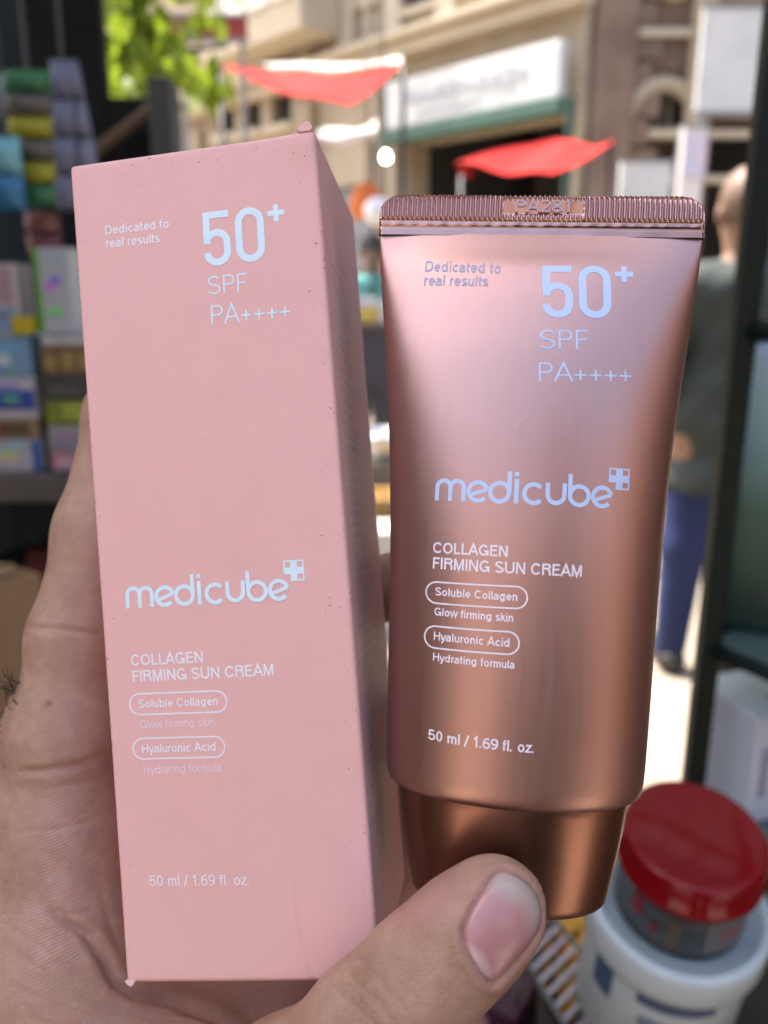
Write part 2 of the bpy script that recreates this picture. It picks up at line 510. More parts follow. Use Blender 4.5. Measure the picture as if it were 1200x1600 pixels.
def px_on_box(px, py):
    d = np.array([(px - 600) / FPX, (py - 800) / FPX, 1.0])
    o = cam_to_local(np.zeros(3), B_R, B_ORG); e = cam_to_local(d, B_R, B_ORG) - o
    t = (-BD / 2 - o[1]) / e[1]
    return o + t * e

# carton material: matte pink board, scuffed edges and dust specks
def carton_material():
    m = bpy.data.materials.new('pink_board'); m.use_nodes = True
    nt = m.node_tree; N = nt.nodes; L = nt.links; p = N['Principled BSDF']
    tc = N.new('ShaderNodeTexCoord')
    sep = N.new('ShaderNodeSeparateXYZ'); L.new(tc.outputs['Object'], sep.inputs[0])
    def math_(op, a, b=None, clamp=False):
        n = N.new('ShaderNodeMath'); n.operation = op; n.use_clamp = clamp
        for i, v in enumerate((a, b)):
            if v is None: continue
            if isinstance(v, (int, float)): n.inputs[i].default_value = v
            else: L.new(v, n.inputs[i])
        return n.outputs[0]
    def noise(scale, detail=3, rough=.6):
        n = N.new('ShaderNodeTexNoise'); n.inputs['Scale'].default_value = scale; n.inputs['Detail'].default_value = detail
        n.inputs['Roughness'].default_value = rough; L.new(tc.outputs['Object'], n.inputs['Vector']); return n.outputs[0]
    # nearness to the board's edges (wear collects there)
    ax = math_('ABSOLUTE', sep.outputs[0]); ex = math_('SUBTRACT', BW / 2000, ax)
    ez = math_('SUBTRACT', BH / 1000, sep.outputs[2])
    edge = math_('MINIMUM', ex, ez)
    near = N.new('ShaderNodeMapRange'); L.new(edge, near.inputs[0])
    near.inputs[1].default_value = 0.0; near.inputs[2].default_value = 0.009; near.inputs[3].default_value = 1.0; near.inputs[4].default_value = 0.0
    specks = noise(1500, 2, .5); patch = noise(160, 3)
    th = math_('SUBTRACT', 0.775, math_('MULTIPLY', near.outputs[0], math_('MULTIPLY', patch, 0.19)))
    dirt = math_('MULTIPLY', math_('SUBTRACT', specks, th), 14.0, True)
    smear = math_('MULTIPLY', math_('SUBTRACT', noise(90, 4), 0.5), 0.25, True)
    rp = N.new('ShaderNodeMixRGB'); rp.inputs[1].default_value = (0.815, 0.475, 0.442, 1); rp.inputs[2].default_value = (0.850, 0.522, 0.488, 1)
    L.new(noise(35, 4), rp.inputs[0])
    a = N.new('ShaderNodeMixRGB'); L.new(rp.outputs[0], a.inputs[1]); a.inputs[2].default_value = (0.42, 0.29, 0.29, 1); L.new(smear, a.inputs[0])
    b = N.new('ShaderNodeMixRGB'); L.new(a.outputs[0], b.inputs[1]); b.inputs[2].default_value = (0.24, 0.16, 0.155, 1); L.new(dirt, b.inputs[0])
    L.new(b.outputs[0], p.inputs['Base Color'])
    p.inputs['Roughness'].default_value = 0.58; p.inputs['Specular IOR Level'].default_value = 0.3
    bp = N.new('ShaderNodeBump'); bp.inputs['Strength'].default_value = 0.10; bp.inputs['Distance'].default_value = 0.0003
    L.new(noise(900, 4), bp.inputs['Height']); L.new(bp.outputs[0], p.inputs['Normal'])
    return m
M_BOARD = carton_material()
M_INK = mat('white_ink', (0.92, 0.90, 0.95), 0.45)
M_INK_BLUE_CAST = mat('blue_cast_ink', (0.72, 0.91, 1.0), 0.4)  # white ink; the bluish cast of the light is put into its colour
M_INK_FAINT = mat('faint_ink', (0.92, 0.78, 0.84), 0.5)
M_BOARD_EDGE = mat('raw_board_edge', (0.82, 0.62, 0.62), 0.8)

carton = thing('sunscreen_carton', 'tall pale pink cardboard sunscreen box held upright beside the copper tube', 'box')
carton.matrix_world = frame_matrix(B_R, B_ORG)

def rounded_box(xs, ys, zs, r, disp):
    lo = np.array([xs[0], ys[0], zs[0]]); hi = np.array([xs[-1], ys[-1], zs[-1]])
    idx = {}; V = []; F = []
    def vid(p):
        k = tuple(np.round(p, 4))
        if k not in idx:
            idx[k] = len(V); p = np.array(p, float)
            c = np.clip(p, lo + r, hi - r); d = p - c; n = np.linalg.norm(d)
            q = c + d / n * r if n > 1e-9 else p
            V.append(disp(q))
        return idx[k]
    A = [xs, ys, zs]
    for ax in range(3):
        u, v = (ax + 1) % 3, (ax + 2) % 3
        for side in (0, 1):
            w = A[ax][0] if side == 0 else A[ax][-1]
            for i in range(len(A[u]) - 1):
                for j in range(len(A[v]) - 1):
                    q = []
                    for di, dj in ((0, 0), (1, 0), (1, 1), (0, 1)):
                        p = [0, 0, 0]; p[ax] = w; p[u] = A[u][i + di]; p[v] = A[v][j + dj]; q.append(vid(p))
                    F.append(q if side else q[::-1])
    return np.array(V), F
def axis_pts(lo, hi, step, r=0.9):
    inner = np.linspace(lo + r, hi - r, max(2, int((hi - lo) / step)))
    e = np.array([0, .3, .6]) * r
    return np.concatenate([lo + e, inner, hi - e[::-1]])
_cre = np.array([px_on_box(x, y)[[0, 2]] for x, y in ((455, 1285), (461, 1350), (466, 1410), (473, 1462), (483, 1495), (489, 1531))])
_cre2 = np.array([px_on_box(x, y)[[0, 2]] for x, y in ((470, 1455), (482, 1490), (492, 1515))])
def carton_disp(q):
    x, y, z = q
    if y < -BD / 2 + 0.6:
        f = 0.28 * math.sin(x * 0.09 + 0.6) * math.sin(z / BH * math.pi) * 0.9          # slight bow of the panel
        P = np.array([[x, z]])
        d, t = seg_dist(P, _cre); d = d[0]; t = t[0]
        amp = 0.06 + 0.20 * t
        f += -amp * math.exp(-(d / 0.4) ** 2) + amp * 0.4 * math.exp(-((d - 0.9) / 0.7) ** 2)
        d2, _ = seg_dist(P, _cre2); f += -0.10 * math.exp(-(d2[0] / 0.5) ** 2)
        # dented top right corner
        f += 0.5 * math.exp(-(((x - 22) / 5) ** 2 + ((z - BH + 1) / 4) ** 2))
        q = np.array([x, y - f if y < -BD / 2 + 0.6 else y, z])
    return q
V, F = rounded_box(axis_pts(-BW / 2, BW / 2, 0.5), axis_pts(-BD / 2, BD / 2, 4.0), axis_pts(0, BH, 0.9), 0.9, carton_disp)
body = mesh_np('carton_body', V / 1000, F, M_BOARD, carton, True)
# closure flaps: tuck flap on top, glued flap below, torn board tips at two corners
bm = bmesh.new(); box_into(bm, (-.0232, -.0190, BH / 1000 + .0002), (.0226, .0212, BH / 1000 + .0008), 0.0002); bm_obj('tuck_flap', bm, M_BOARD, carton)
bm = bmesh.new(); box_into(bm, (-.0228, -.0195, -.0009), (.0228, .0210, -.0002), 0.0002); bm_obj('bottom_flap', bm, M_BOARD, carton)
def tip(name, pts, th=0.0005):
    P = [np.array(px_on_box(*p)) / 1000 for p in pts]
    V = [p + np.array([0, -.0006, 0]) for p in P] + [p + np.array([0, .0016, -.0003]) for p in P]
    n = len(P); F = [list(range(n))[::-1], list(range(n, 2 * n))] + [[i, (i + 1) % n, n + (i + 1) % n, n + i] for i in range(n)]
    return mesh_np(name, V, F, M_BOARD_EDGE if name == 'torn_tip' else M_BOARD, carton)
tip('corner_tip', [(464, 204), (472, 197), (480, 191), (485, 193), (489, 201), (486, 206), (470, 208)])
tip('torn_tip', [(197, 1531), (212, 1531), (210, 1536), (206, 1539), (200, 1535)])

def lay(name, V2, F, to_px_left, to_px_right, surf, unproject, material, parent, width=None, off=0.06, hpx=None, hunit=None, layers=None):
    """lay flat artwork (unit space) on a surface so that x 0..width spans two photo points on its baseline"""
    a = unproject(*to_px_left); b = unproject(*to_px_right)
    a2 = np.array([a[0], a[2]]); b2 = np.array([b[0], b[2]])
    ex = (b2 - a2) / width
    ey = np.array([-ex[1], ex[0]])
    if hpx:
        t = unproject(to_px_left[0], to_px_left[1] - hpx); ey = ey / np.linalg.norm(ey) * (t[2] - a[2]) / hunit
    V2 = np.asarray(V2, float)
    Q = a2 + V2[:, :1] * ex + V2[:, 1:2] * ey
    LYR = list(layers) if layers is not None else [0] * len(Q)
    Q = [tuple(q) for q in Q]; F2 = []
    for f in F:
        if len(f) != 4: F2.append(f); continue
        a_, b_, c_, d_ = [np.array(Q[i]) for i in f]; nn = max(1, int(np.linalg.norm(d_ - a_) / 0.9)); prev = (f[0], f[1])
        for i in range(1, nn + 1):
            if i == nn: cur = (f[3], f[2])
            else:
                t = i / nn; Q.append(tuple(a_ + (d_ - a_) * t)); Q.append(tuple(b_ + (c_ - b_) * t)); LYR += [LYR[f[0]]] * 2; cur = (len(Q) - 2, len(Q) - 1)
            F2.append((prev[0], prev[1], cur[1], cur[0])); prev = cur
    Q = np.array(Q); F = F2; layers = LYR
    lay_off = off + 0.003 * np.asarray(layers)
    y = surf(Q[:, 0], Q[:, 1]) - lay_off
    V3 = np.stack([Q[:, 0], y, Q[:, 1]], 1) / 1000
    return mesh_np(name, V3, F, material, parent)

def box_surf(x, z):
    f = 0.28 * np.sin(x * 0.09 + 0.6) * np.sin(z / BH * math.pi) * 0.9
    return -BD / 2 - np.maximum(f, -0.25)

def put_text(body, pl, pr, material, parent, surf, unp, wt=0.13, hpx=None, hunit=1.0, off=0.06, name='lettering'):
    V, F, W, LY = glyphs(body, wt)
    return lay(name, V, F, pl, pr, surf, unp, material, parent, W, off, hpx, hunit, LY)
def put_strokes(st, pl, pr, width, material, parent, surf, unp, hpx=None, hunit=1.0, off=0.06, name='lettering'):
    return lay(name, st.V, st.F, pl, pr, surf, unp, material, parent, width, off, hpx, hunit, st.L)
def put_pill(pl, pr, hpx, material, parent, surf, unp, off=0.06, lw=0.075):
    a = unp(*pl); b = unp(*pr); w = np.hypot(b[0] - a[0], b[2] - a[2]); t = unp(pl[0] + 5, pl[1] - hpx / 2); u = unp(pl[0] + 5, pl[1] + hpx / 2)
    H = (t[2] - u[2]) / w; r = H / 2
    s = Strokes(); s.ribbon(arc(r, 0, r, 90, 270, 16) + arc(1 - r, 0, r, -90, 90, 16), H * lw, True)
    # extra points on the straight runs so it follows a curved wall
    return lay('label_outline', *subdiv_strokes(s), pl, pr, surf, unp, material, parent, 1.0, off)
def subdiv_strokes(s, maxlen=0.06):
    V = list(s.V); F = []
    for f in s.F:
        a, b, c, d = [np.array(V[i]) for i in f]
        n = max(1, int(np.linalg.norm(d - a) / maxlen))
        prev = (f[0], f[1])
        for i in range(1, n + 1):
            t = i / n
            if i == n: cur = (f[3], f[2])
            else:
                V.append(tuple(a + (d - a) * t)); V.append(tuple(b + (c - b) * t)); cur = (len(V) - 2, len(V) - 1)
            F.append((prev[0], prev[1], cur[1], cur[0])); prev = cur
    return V, F

a = (carton, box_surf, px_on_box)
put_text('Dedicated to', (164.7, 366.6), (264.2, 355.8), M_INK, *a, wt=0.155)
put_text('real results', (166, 387), (250.6, 378.5), M_INK, *a, wt=0.155)
put_strokes(fifty(), (320.5, 417.5), (417.5, 407), 1.147, M_INK_BLUE_CAST, *a, hpx=85.5)
put_strokes(fifty_plus(), (320.5, 417.5), (417.5, 407), 1.147, M_INK_BLUE_CAST, *a, hpx=85.5)
put_text('SPF', (326, 461), (387.5, 455.5), M_INK_BLUE_CAST, *a, wt=0.092)
put_text('PA++++', (331, 507.7), (454.6, 497), M_INK_BLUE_CAST, *a, wt=0.092)
put_strokes(wordmark(), (196.5, 951), (453, 937), 7.72, M_INK_BLUE_CAST, *a)
put_strokes(cross_badge(), (196.5, 951), (453, 937), 7.72, M_INK_BLUE_CAST, *a, name='cross_emblem')
put_text('COLLAGEN', (204.5, 1040.8), (317.9, 1035), M_INK, *a, wt=0.155)
put_text('FIRMING SUN CREAM', (207.2, 1066), (428.5, 1054.7), M_INK, *a, wt=0.155)
put_pill((202.4, 1101.2), (354.7, 1095.3), 32.5, M_INK, *a)
put_text('Soluble Collagen', (216.4, 1106.6), (341, 1101.5), M_INK, *a, wt=0.155)
put_text('Glow firming skin', (218.6, 1138.4), (335.6, 1133.7), M_INK_FAINT, *a, wt=0.105)
put_pill((207.8, 1170.5), (351.4, 1166.2), 32, M_INK, *a)
put_text('Hyaluronic Acid', (221.9, 1177), (337.3, 1172.7), M_INK, *a, wt=0.155)
put_text('Hydrating formula', (224.7, 1209.5), (346, 1204.7), M_INK_FAINT, *a, wt=0.105)
put_text('50 ml / 1.69 fl. oz.', (234, 1384.7), (389, 1382.4), M_INK, *a, wt=0.115)
# rows of tiny illegible print on the side panel
V = []; F = []
rg = random.Random(3)
z = 10.0
while z < 132:
    y = -15.5; n = rg.randint(7, 12)
    for k in range(n):
        for s in range(4):
            if rg.random() < .5: dy, dz = rg.uniform(.6, 1.2), .2
            else: dy, dz = .2, rg.uniform(.5, 1.1)
            y0 = y + rg.uniform(0, 1.3 - dy); z0 = z + rg.uniform(0, 1.2 - dz); b = len(V)
            x = BW / 2 + 0.05 + 0.004 * s
            V += [(x, y0, z0), (x, y0 + dy, z0), (x, y0 + dy, z0 + dz), (x, y0, z0 + dz)]; F.append((b, b + 1, b + 2, b + 3))
        y += 1.65
    z += 2.15 if rg.random() > .12 else 4.2
mesh_np('fine_print', np.array(V) / 1000, F, mat('side_ink', (0.98, 0.80, 0.76), .5), carton)

# ------------------------------------------------------------------ tube
TZ = 152.0; TS = FPX / TZ
T_LEN, CAP_H = 129.5, 20.5
yaw, roll, pit = R(6.0), R(2.7), R(0.0)
Ry = np.array([[math.cos(yaw), 0, -math.sin(yaw)], [0, 1, 0], [math.sin(yaw), 0, math.cos(yaw)]])
# yaw: right side comes nearer -> x axis has negative z component
Ry = np.array([[math.cos(yaw), 0, math.sin(yaw)], [0, 1, 0], [-math.sin(yaw), 0, math.cos(yaw)]])
Rz = np.array([[math.cos(roll), -math.sin(roll), 0], [math.sin(roll), math.cos(roll), 0], [0, 0, 1]])
Rx = np.array([[1, 0, 0], [0, math.cos(pit), -math.sin(pit)], [0, math.sin(pit), math.cos(pit)]])
T_R = Rz @ Ry @ Rx
T_TOP = cmm(843.5, 308, TZ)
T_ORG = T_TOP + T_R @ np.array([0, T_LEN, 0])
_zt = np.array([7.3, 10, 15, 22.8, 32, 46.6, 70, 99, 106, 108.2, 109.3, 109.8])
_a = np.array([29.5, 29.4, 29.0, 28.15, 27.2, 25.85, 24.6, 23.8, 23.5, 23.1, 22.2, 20.6])
_b = np.array([0.9, 2.3, 4.9, 7.6, 9.9, 12.0, 13.6, 14.3, 14.3, 14.0, 13.2, 11.9])
def pchip(x, y, xi):
    h = np.diff(x); d = np.diff(y) / h; m = np.zeros(len(x)); m[0] = d[0]; m[-1] = d[-1]
    for i in range(1, len(x) - 1):
        if d[i - 1] * d[i] > 0:
            w1 = 2 * h[i] + h[i - 1]; w2 = h[i] + 2 * h[i - 1]; m[i] = (w1 + w2) / (w1 / d[i - 1] + w2 / d[i])
    xi = np.clip(xi, x[0], x[-1]); k = np.clip(np.searchsorted(x, xi) - 1, 0, len(x) - 2); t = (xi - x[k]) / h[k]
    return ((1 + 2 * t) * (1 - t) ** 2 * y[k] + t * (1 - t) ** 2 * h[k] * m[k] + t * t * (3 - 2 * t) * y[k + 1] + t * t * (t - 1) * h[k] * m[k + 1])
def tube_ab(zt): return pchip(_zt, _a, zt), pchip(_zt, _b, zt)
def tube_surf(x, z):
    a_, b_ = tube_ab(T_LEN - np.asarray(z)); return -b_ * np.sqrt(np.maximum(1e-4, 1 - (np.asarray(x) / a_) ** 2))
def px_on_tube(px, py):
    d = np.array([(px - 600) / FPX, (py - 800) / FPX, 1.0])
    o = cam_to_local(np.zeros(3), T_R, T_ORG); e = cam_to_local(d, T_R, T_ORG) - o
    t = (-12 - o[1]) / e[1]
    for _ in range(30):
        p = o + t * e; t += (float(tube_surf(p[0], p[2])) - p[1]) / e[1] * 0.8
    return o + t * e

def copper(name, base, rough, streak=True, bump=0.06):
    m = bpy.data.materials.new(name); m.use_nodes = True
    nt = m.node_tree; N = nt.nodes; L = nt.links; p = N['Principled BSDF']
    p.inputs['Metallic'].default_value = 1.0; p.inputs['Roughness'].default_value = rough
    p.inputs['Base Color'].default_value = (*base, 1)
    tc = N.new('ShaderNodeTexCoord')
    if streak:
        mp = N.new('ShaderNodeMapping'); mp.inputs['Scale'].default_value = (2600, 2600, 35); L.new(tc.outputs['Object'], mp.inputs[0])
        nz = N.new('ShaderNodeTexNoise'); nz.inputs['Scale'].default_value = 1.0; nz.inputs['Detail'].default_value = 3; L.new(mp.outputs[0], nz.inputs['Vector'])
        bp = N.new('ShaderNodeBump'); bp.inputs['Strength'].default_value = bump; bp.inputs['Distance'].default_value = 0.0002
        L.new(nz.outputs[0], bp.inputs['Height']); L.new(bp.outputs[0], p.inputs['Normal'])
        mr = N.new('ShaderNodeMapRange'); mr.inputs[3].default_value = rough - .05; mr.inputs[4].default_value = rough + .07
        L.new(nz.outputs[0], mr.inputs[0]); L.new(mr.outputs[0], p.inputs['Roughness'])
        mp2 = N.new('ShaderNodeMapping'); mp2.inputs['Scale'].default_value = (900, 900, 12); L.new(tc.outputs['Object'], mp2.inputs[0])
        n2 = N.new('ShaderNodeTexNoise'); n2.inputs['Scale'].default_value = 1.0; n2.inputs['Detail'].default_value = 2; L.new(mp2.outputs[0], n2.inputs['Vector'])
        mx = N.new('ShaderNodeMixRGB'); mx.inputs[1].default_value = (*[c * .965 for c in base], 1); mx.inputs[2].default_value = (*[min(1, c * 1.03) for c in base], 1)
        L.new(n2.outputs[0], mx.inputs[0]); L.new(mx.outputs[0], p.inputs['Base Color'])
    return m
M_TUBE = copper('satin_copper', (0.57, 0.345, 0.305), 0.37, True, 0.04)
M_CRIMP = copper('crimped_copper', (0.55, 0.335, 0.295), 0.22, False)
M_CAP = copper('cap_copper', (0.33, 0.172, 0.130), 0.28, False)

tube = thing('sunscreen_tube', 'metallic rose copper sunscreen tube with crimped top standing on its cap', 'tube')
tube.matrix_world = frame_matrix(T_R, T_ORG)
# body
zs = np.concatenate([np.linspace(7.3, 22, 34), np.linspace(22.6, 105, 70), np.linspace(105.5, 109.8, 16)])
NT = 144; V = []; F = []
for zt in zs:
    a_, b_ = tube_ab(zt)
    for k in range(NT):
        th = 2 * math.pi * k / NT; V.append((a_ * math.cos(th), b_ * math.sin(th), T_LEN - zt))
for i in range(len(zs) - 1):
    for k in range(NT):
        k2 = (k + 1) % NT; F.append((i * NT + k, (i + 1) * NT + k, (i + 1) * NT + k2, i * NT + k2))
mesh_np('tube_body', np.array(V) / 1000, F, M_TUBE, tube, True)
# crimp: ribbed seal with a pressed code panel and two folded bands
NXC = 420
rows = np.concatenate([np.linspace(0, 4.4, 20), np.linspace(4.6, 7.5, 24)])
def crimp_depth(x, zt):
    base = 0.55
    if zt < 4.45:
        ph = x / 0.905 * 2 * math.pi
        in_panel = 22.5 - 29.75 < x < 0 and False
        px0, px1 = -6.6, 8.1
        rib = 0.38 * math.cos(ph)
        e = min(1, max(0, (4.42 - zt) / .25))
        if px0 < x < px1:
            if 0.55 < zt < 3.25: rib = -0.12 - 0.13 * (zt - .55)
            elif zt >= 3.25: rib = 0.24 * math.cos(ph * 1.02 + .5)
        return base + rib * e + 0.03 * math.sin(x * 1.7) - 0.0 * (1 - e)
    if zt < 4.9: return 0.22
    if zt < 5.7: return 0.75 + 0.05 * math.sin(x * 0.9) + 0.04 * math.sin(x * 2.3 + zt)
    if zt < 6.25: return 0.30
    return 0.85 + 0.04 * math.sin(x * .7 + 1)
V = []; F = []
for side in (-1, 1):
    b0 = len(V)
    for zt in rows:
        rc = 3.4
        hw = 29.75 - (rc - math.sqrt(max(0, rc * rc - (rc - zt) ** 2)) if zt < rc else 0)
        for k in range(NXC):
            x = -hw + 2 * hw * k / (NXC - 1)
            edge = min(1, (hw - abs(x)) / .5)
            V.append((x, side * crimp_depth(x, zt) * (0.25 + .75 * edge), T_LEN - zt))
    for i in range(len(rows) - 1):
        for k in range(NXC - 1):
            q = (b0 + i * NXC + k, b0 + (i + 1) * NXC + k, b0 + (i + 1) * NXC + k + 1, b0 + i * NXC + k + 1)
            F.append(q if side < 0 else q[::-1])
n1 = len(rows) * NXC
for i in range(len(rows) - 1):
    for k in (0, NXC - 1):
        F.append((i * NXC + k, n1 + i * NXC + k, n1 + (i + 1) * NXC + k, (i + 1) * NXC + k))
for k in range(NXC - 1): F.append((k, k + 1, n1 + k + 1, n1 + k))
crimp = mesh_np('crimp_seal', np.array(V) / 1000, F, M_CRIMP, tube, True)
# pressed code
Vg, Fg, Wg, Lg = glyphs('PA281', 0.15)
sc_ = 9.9 / Wg; n = len(Vg); Vc = []; Fc = []
for yy in (-0.66, -0.20):
    Vc += [(-4.4 + v[0] * sc_, yy - .01 * l, T_LEN - 2.98 + v[1] * 2.25) for v, l in zip(Vg, Lg)]
for f in Fg:
    Fc.append(tuple(f)); m_ = len(f)
    for i in range(m_): Fc.append((f[(i + 1) % m_], f[i], n + f[i], n + f[(i + 1) % m_]))
code = mesh_np('embossed_code', np.array(Vc) / 1000, Fc, M_CRIMP, crimp)
# cap
prof = [(20.5, 11.9, 20.1), (20.0, 11.7, CAP_H), (20.9, 12.4, 20.05), (21.0, 12.45, 19.3)]
prof = [(19.2, 11.2, CAP_H + .2), (20.2, 12.0, CAP_H + .2), (20.75, 12.4, CAP_H - .15), (20.9, 12.5, CAP_H - .7)]
for z in np.linspace(18.5, 2.2, 22):
    t = (CAP_H - z) / CAP_H; prof.append((20.9 - 1.5 * t - 2.0 * t * t, 12.5 - 0.7 * t - 1.3 * t * t, z))
a0, b0, z0 = prof[-1]
for k in range(1, 8):
    th = k / 7 * math.pi / 2; prof.append((a0 - 0.25 * k / 7 - 1.6 * (1 - math.cos(th)), b0 - .2 * k / 7 - 1.6 * (1 - math.cos(th)), z0 - 2.2 * math.sin(th)))
prof.append((0.5, 0.3, 0.0))
V = []; F = []
for a_, b_, z in prof:
    for k in range(NT):
        th = 2 * math.pi * k / NT; V.append((a_ * math.cos(th), b_ * math.sin(th), z))
for i in range(len(prof) - 1):
    for k in range(NT):
        k2 = (k + 1) % NT; F.append((i * NT + k, (i + 1) * NT + k, (i + 1) * NT + k2, i * NT + k2))
F.append(tuple((len(prof) - 1) * NT + k for k in range(NT))[::-1])
mesh_np('cap', np.array(V) / 1000, F, M_CAP, tube, True)

M_TINK = mat('tube_white_ink', (0.90, 0.84, 0.92), 0.4)
M_TINK_BLUE_CAST = mat('tube_blue_cast_ink', (0.54, 0.69, 0.96), 0.35)  # bluish cast of the light put into the ink colour here too
M_TINK_GREY = mat('tube_lilac_ink', (0.42, 0.40, 0.55), 0.35)
a = (tube, tube_surf, px_on_tube)
put_text('Dedicated to', (663.8, 424.2), (781.9, 427.4), M_TINK_GREY, *a, wt=0.165, hpx=16.5, off=.05)
put_text('real results', (662.2, 446), (762.9, 447.6), M_TINK_GREY, *a, wt=0.165, hpx=16.5, off=.05)
put_strokes(fifty(), (847.4, 496.5), (957.3, 498), 1.147, M_TINK_BLUE_CAST, *a, hpx=81, off=.05)
put_strokes(fifty_plus(), (847.4, 496.5), (957.3, 498), 1.147, M_TINK_BLUE_CAST, *a, hpx=81, off=.05)
put_text('SPF', (843.3, 545.2), (918.7, 546), M_TINK_BLUE_CAST, *a, wt=0.092, hpx=30, off=.05)
put_text('PA++++', (841.7, 595.8), (986.8, 598), M_TINK_BLUE_CAST, *a, wt=0.092, hpx=29, off=.05)
put_strokes(wordmark(), (679.3, 781.8), (956, 794.2), 7.72, M_TINK_BLUE_CAST, *a, off=.05)
put_strokes(cross_badge(), (679.3, 781.8), (956, 794.2), 7.72, M_TINK_BLUE_CAST, *a, off=.05, name='cross_emblem')
put_text('COLLAGEN', (676.4, 863.9), (793.2, 870.2), M_TINK, *a, wt=0.165, off=.05)
put_text('FIRMING SUN CREAM', (676.1, 888), (908.7, 901.3), M_TINK, *a, wt=0.165, off=.05)
put_pill((665.9, 924.5), (823.8, 934.3), 33, M_TINK, *a, off=.05)
put_text('Soluble Collagen', (679.9, 930.1), (808.2, 939), M_TINK, *a, wt=0.165, off=.05)
put_text('Glow firming skin', (678.5, 961.2), (801.7, 971.7), M_TINK, *a, wt=0.165, off=.05)
put_pill((663.5, 993.4), (811, 1005.5), 34, M_TINK, *a, off=.05)
put_text('Hyaluronic Acid', (677.5, 999.7), (795.8, 1010.9), M_TINK, *a, wt=0.165, off=.05)
put_text('Hydrating formula', (676.4, 1031.9), (804, 1045), M_TINK, *a, wt=0.165, off=.05)
put_text('50 ml / 1.69 fl. oz.', (668.8, 1155), (833.3, 1176.7), M_TINK, *a, wt=0.165, off=.05)

# a few light scratches on the metal
def scratch(pts, w):
    P = [px_on_tube(*p) for p in pts]; st = Strokes(); st.ribbon([(p[0], p[2]) for p in P], w)
    Q = np.array(st.V); y = tube_surf(Q[:, 0], Q[:, 1]) - 0.03
    mesh_np('scratch', np.stack([Q[:, 0], y, Q[:, 1]], 1) / 1000, st.F, mat('bare_scratch', (.66, .47, .41), .4, .8), tube)
scratch([(833, 621), (828, 634), (820, 650), (805, 667)], .06)
scratch([(820, 640), (816, 652), (810, 662)], .035)
scratch([(990, 528), (998, 538), (1002, 548), (1005, 556)], .055)
scratch([(968, 455), (967, 500), (966, 545)], .03)
scratch([(985, 450), (984, 490), (983, 520)], .03)
scratch([(988, 1085), (985, 1130)], .07)

# ------------------------------------------------------------------ hand (camera-space mm field)
H = Field((-104, -32, 112), (52, 190, 232), 0.55)
zax = (0, 0, 1)
# fingers behind the carton
H.chain([cmm(108, 1130, 184), cmm(117, 1000, 185), cmm(152, 830, 189), cmm(190, 650, 196), cmm(258, 555, 207)], [10.6, 9.7, 8.9, 8.0, 7.0], 5)
H.chain([cmm(190, 1120, 204), cmm(255, 960, 207), cmm(370, 830, 210), cmm(470, 800, 209)], [10.5, 9.4, 8.6, 7.4], 4)
H.chain([cmm(250, 1170, 208), cmm(370, 1010, 211), cmm(500, 930, 211), cmm(640, 915, 203), cmm(740, 915, 190)], [11, 9.6, 8.8, 8.2, 7.2], 4)
H.chain([cmm(330, 1260, 210), cmm(470, 1160, 212), cmm(590, 1130, 208), cmm(720, 1140, 192), cmm(790, 1150, 180)], [11.5, 10, 9.2, 8.4, 7.4], 4)
# palm
H.cone(cmm(92, 1150, 186), cmm(96, 1300, 188), 11.8, 14.5, 9)
H.cone(cmm(96, 1300, 188), cmm(98, 1500, 187), 14.5, 19.5, 10)
H.cone(cmm(98, 1500, 187), cmm(140, 1760, 182), 19.5, 24, 12)
H.cone(cmm(190, 1160, 206), cmm(230, 1600, 204), 13, 18, 12)
H.cone(cmm(320, 1250, 211), cmm(340, 1620, 208), 13, 17, 12)
H.cone(cmm(140, 1760, 182), cmm(330, 1780, 190), 24, 22, 14)
H.cone(cmm(340, 1590, 208), cmm(520, 1640, 192), 17, 15, 12)
H.cone(cmm(440, 1450, 211), cmm(655, 1350, 206), 15, 13, 8)
H.cone(cmm(590, 1170, 213), cmm(640, 1310, 209), 12, 12.5, 8)
# thumb, from its base across to the cap
TH = [cmm(330, 1850, 172), cmm(455, 1728, 147), cmm(585, 1600, 135.5), cmm(662, 1524, 132), cmm(735, 1455, 130.8), cmm(772, 1420, 131.0)]
H.chain(TH, [21, 13.6, 9.7, 8.9, 8.1, 7.0], 6, (zax, 0.92))
H.cone(cmm(777, 1413, 132.5), cmm(765, 1428, 133), 6.0, 6.4, 5)
# wrist and start of the forearm
H.chain([cmm(235, 1800, 178), cmm(230, 2010, 168), cmm(220, 2280, 158), cmm(215, 2650, 150)], [29, 26, 25, 27], 14, (zax, 0.82))
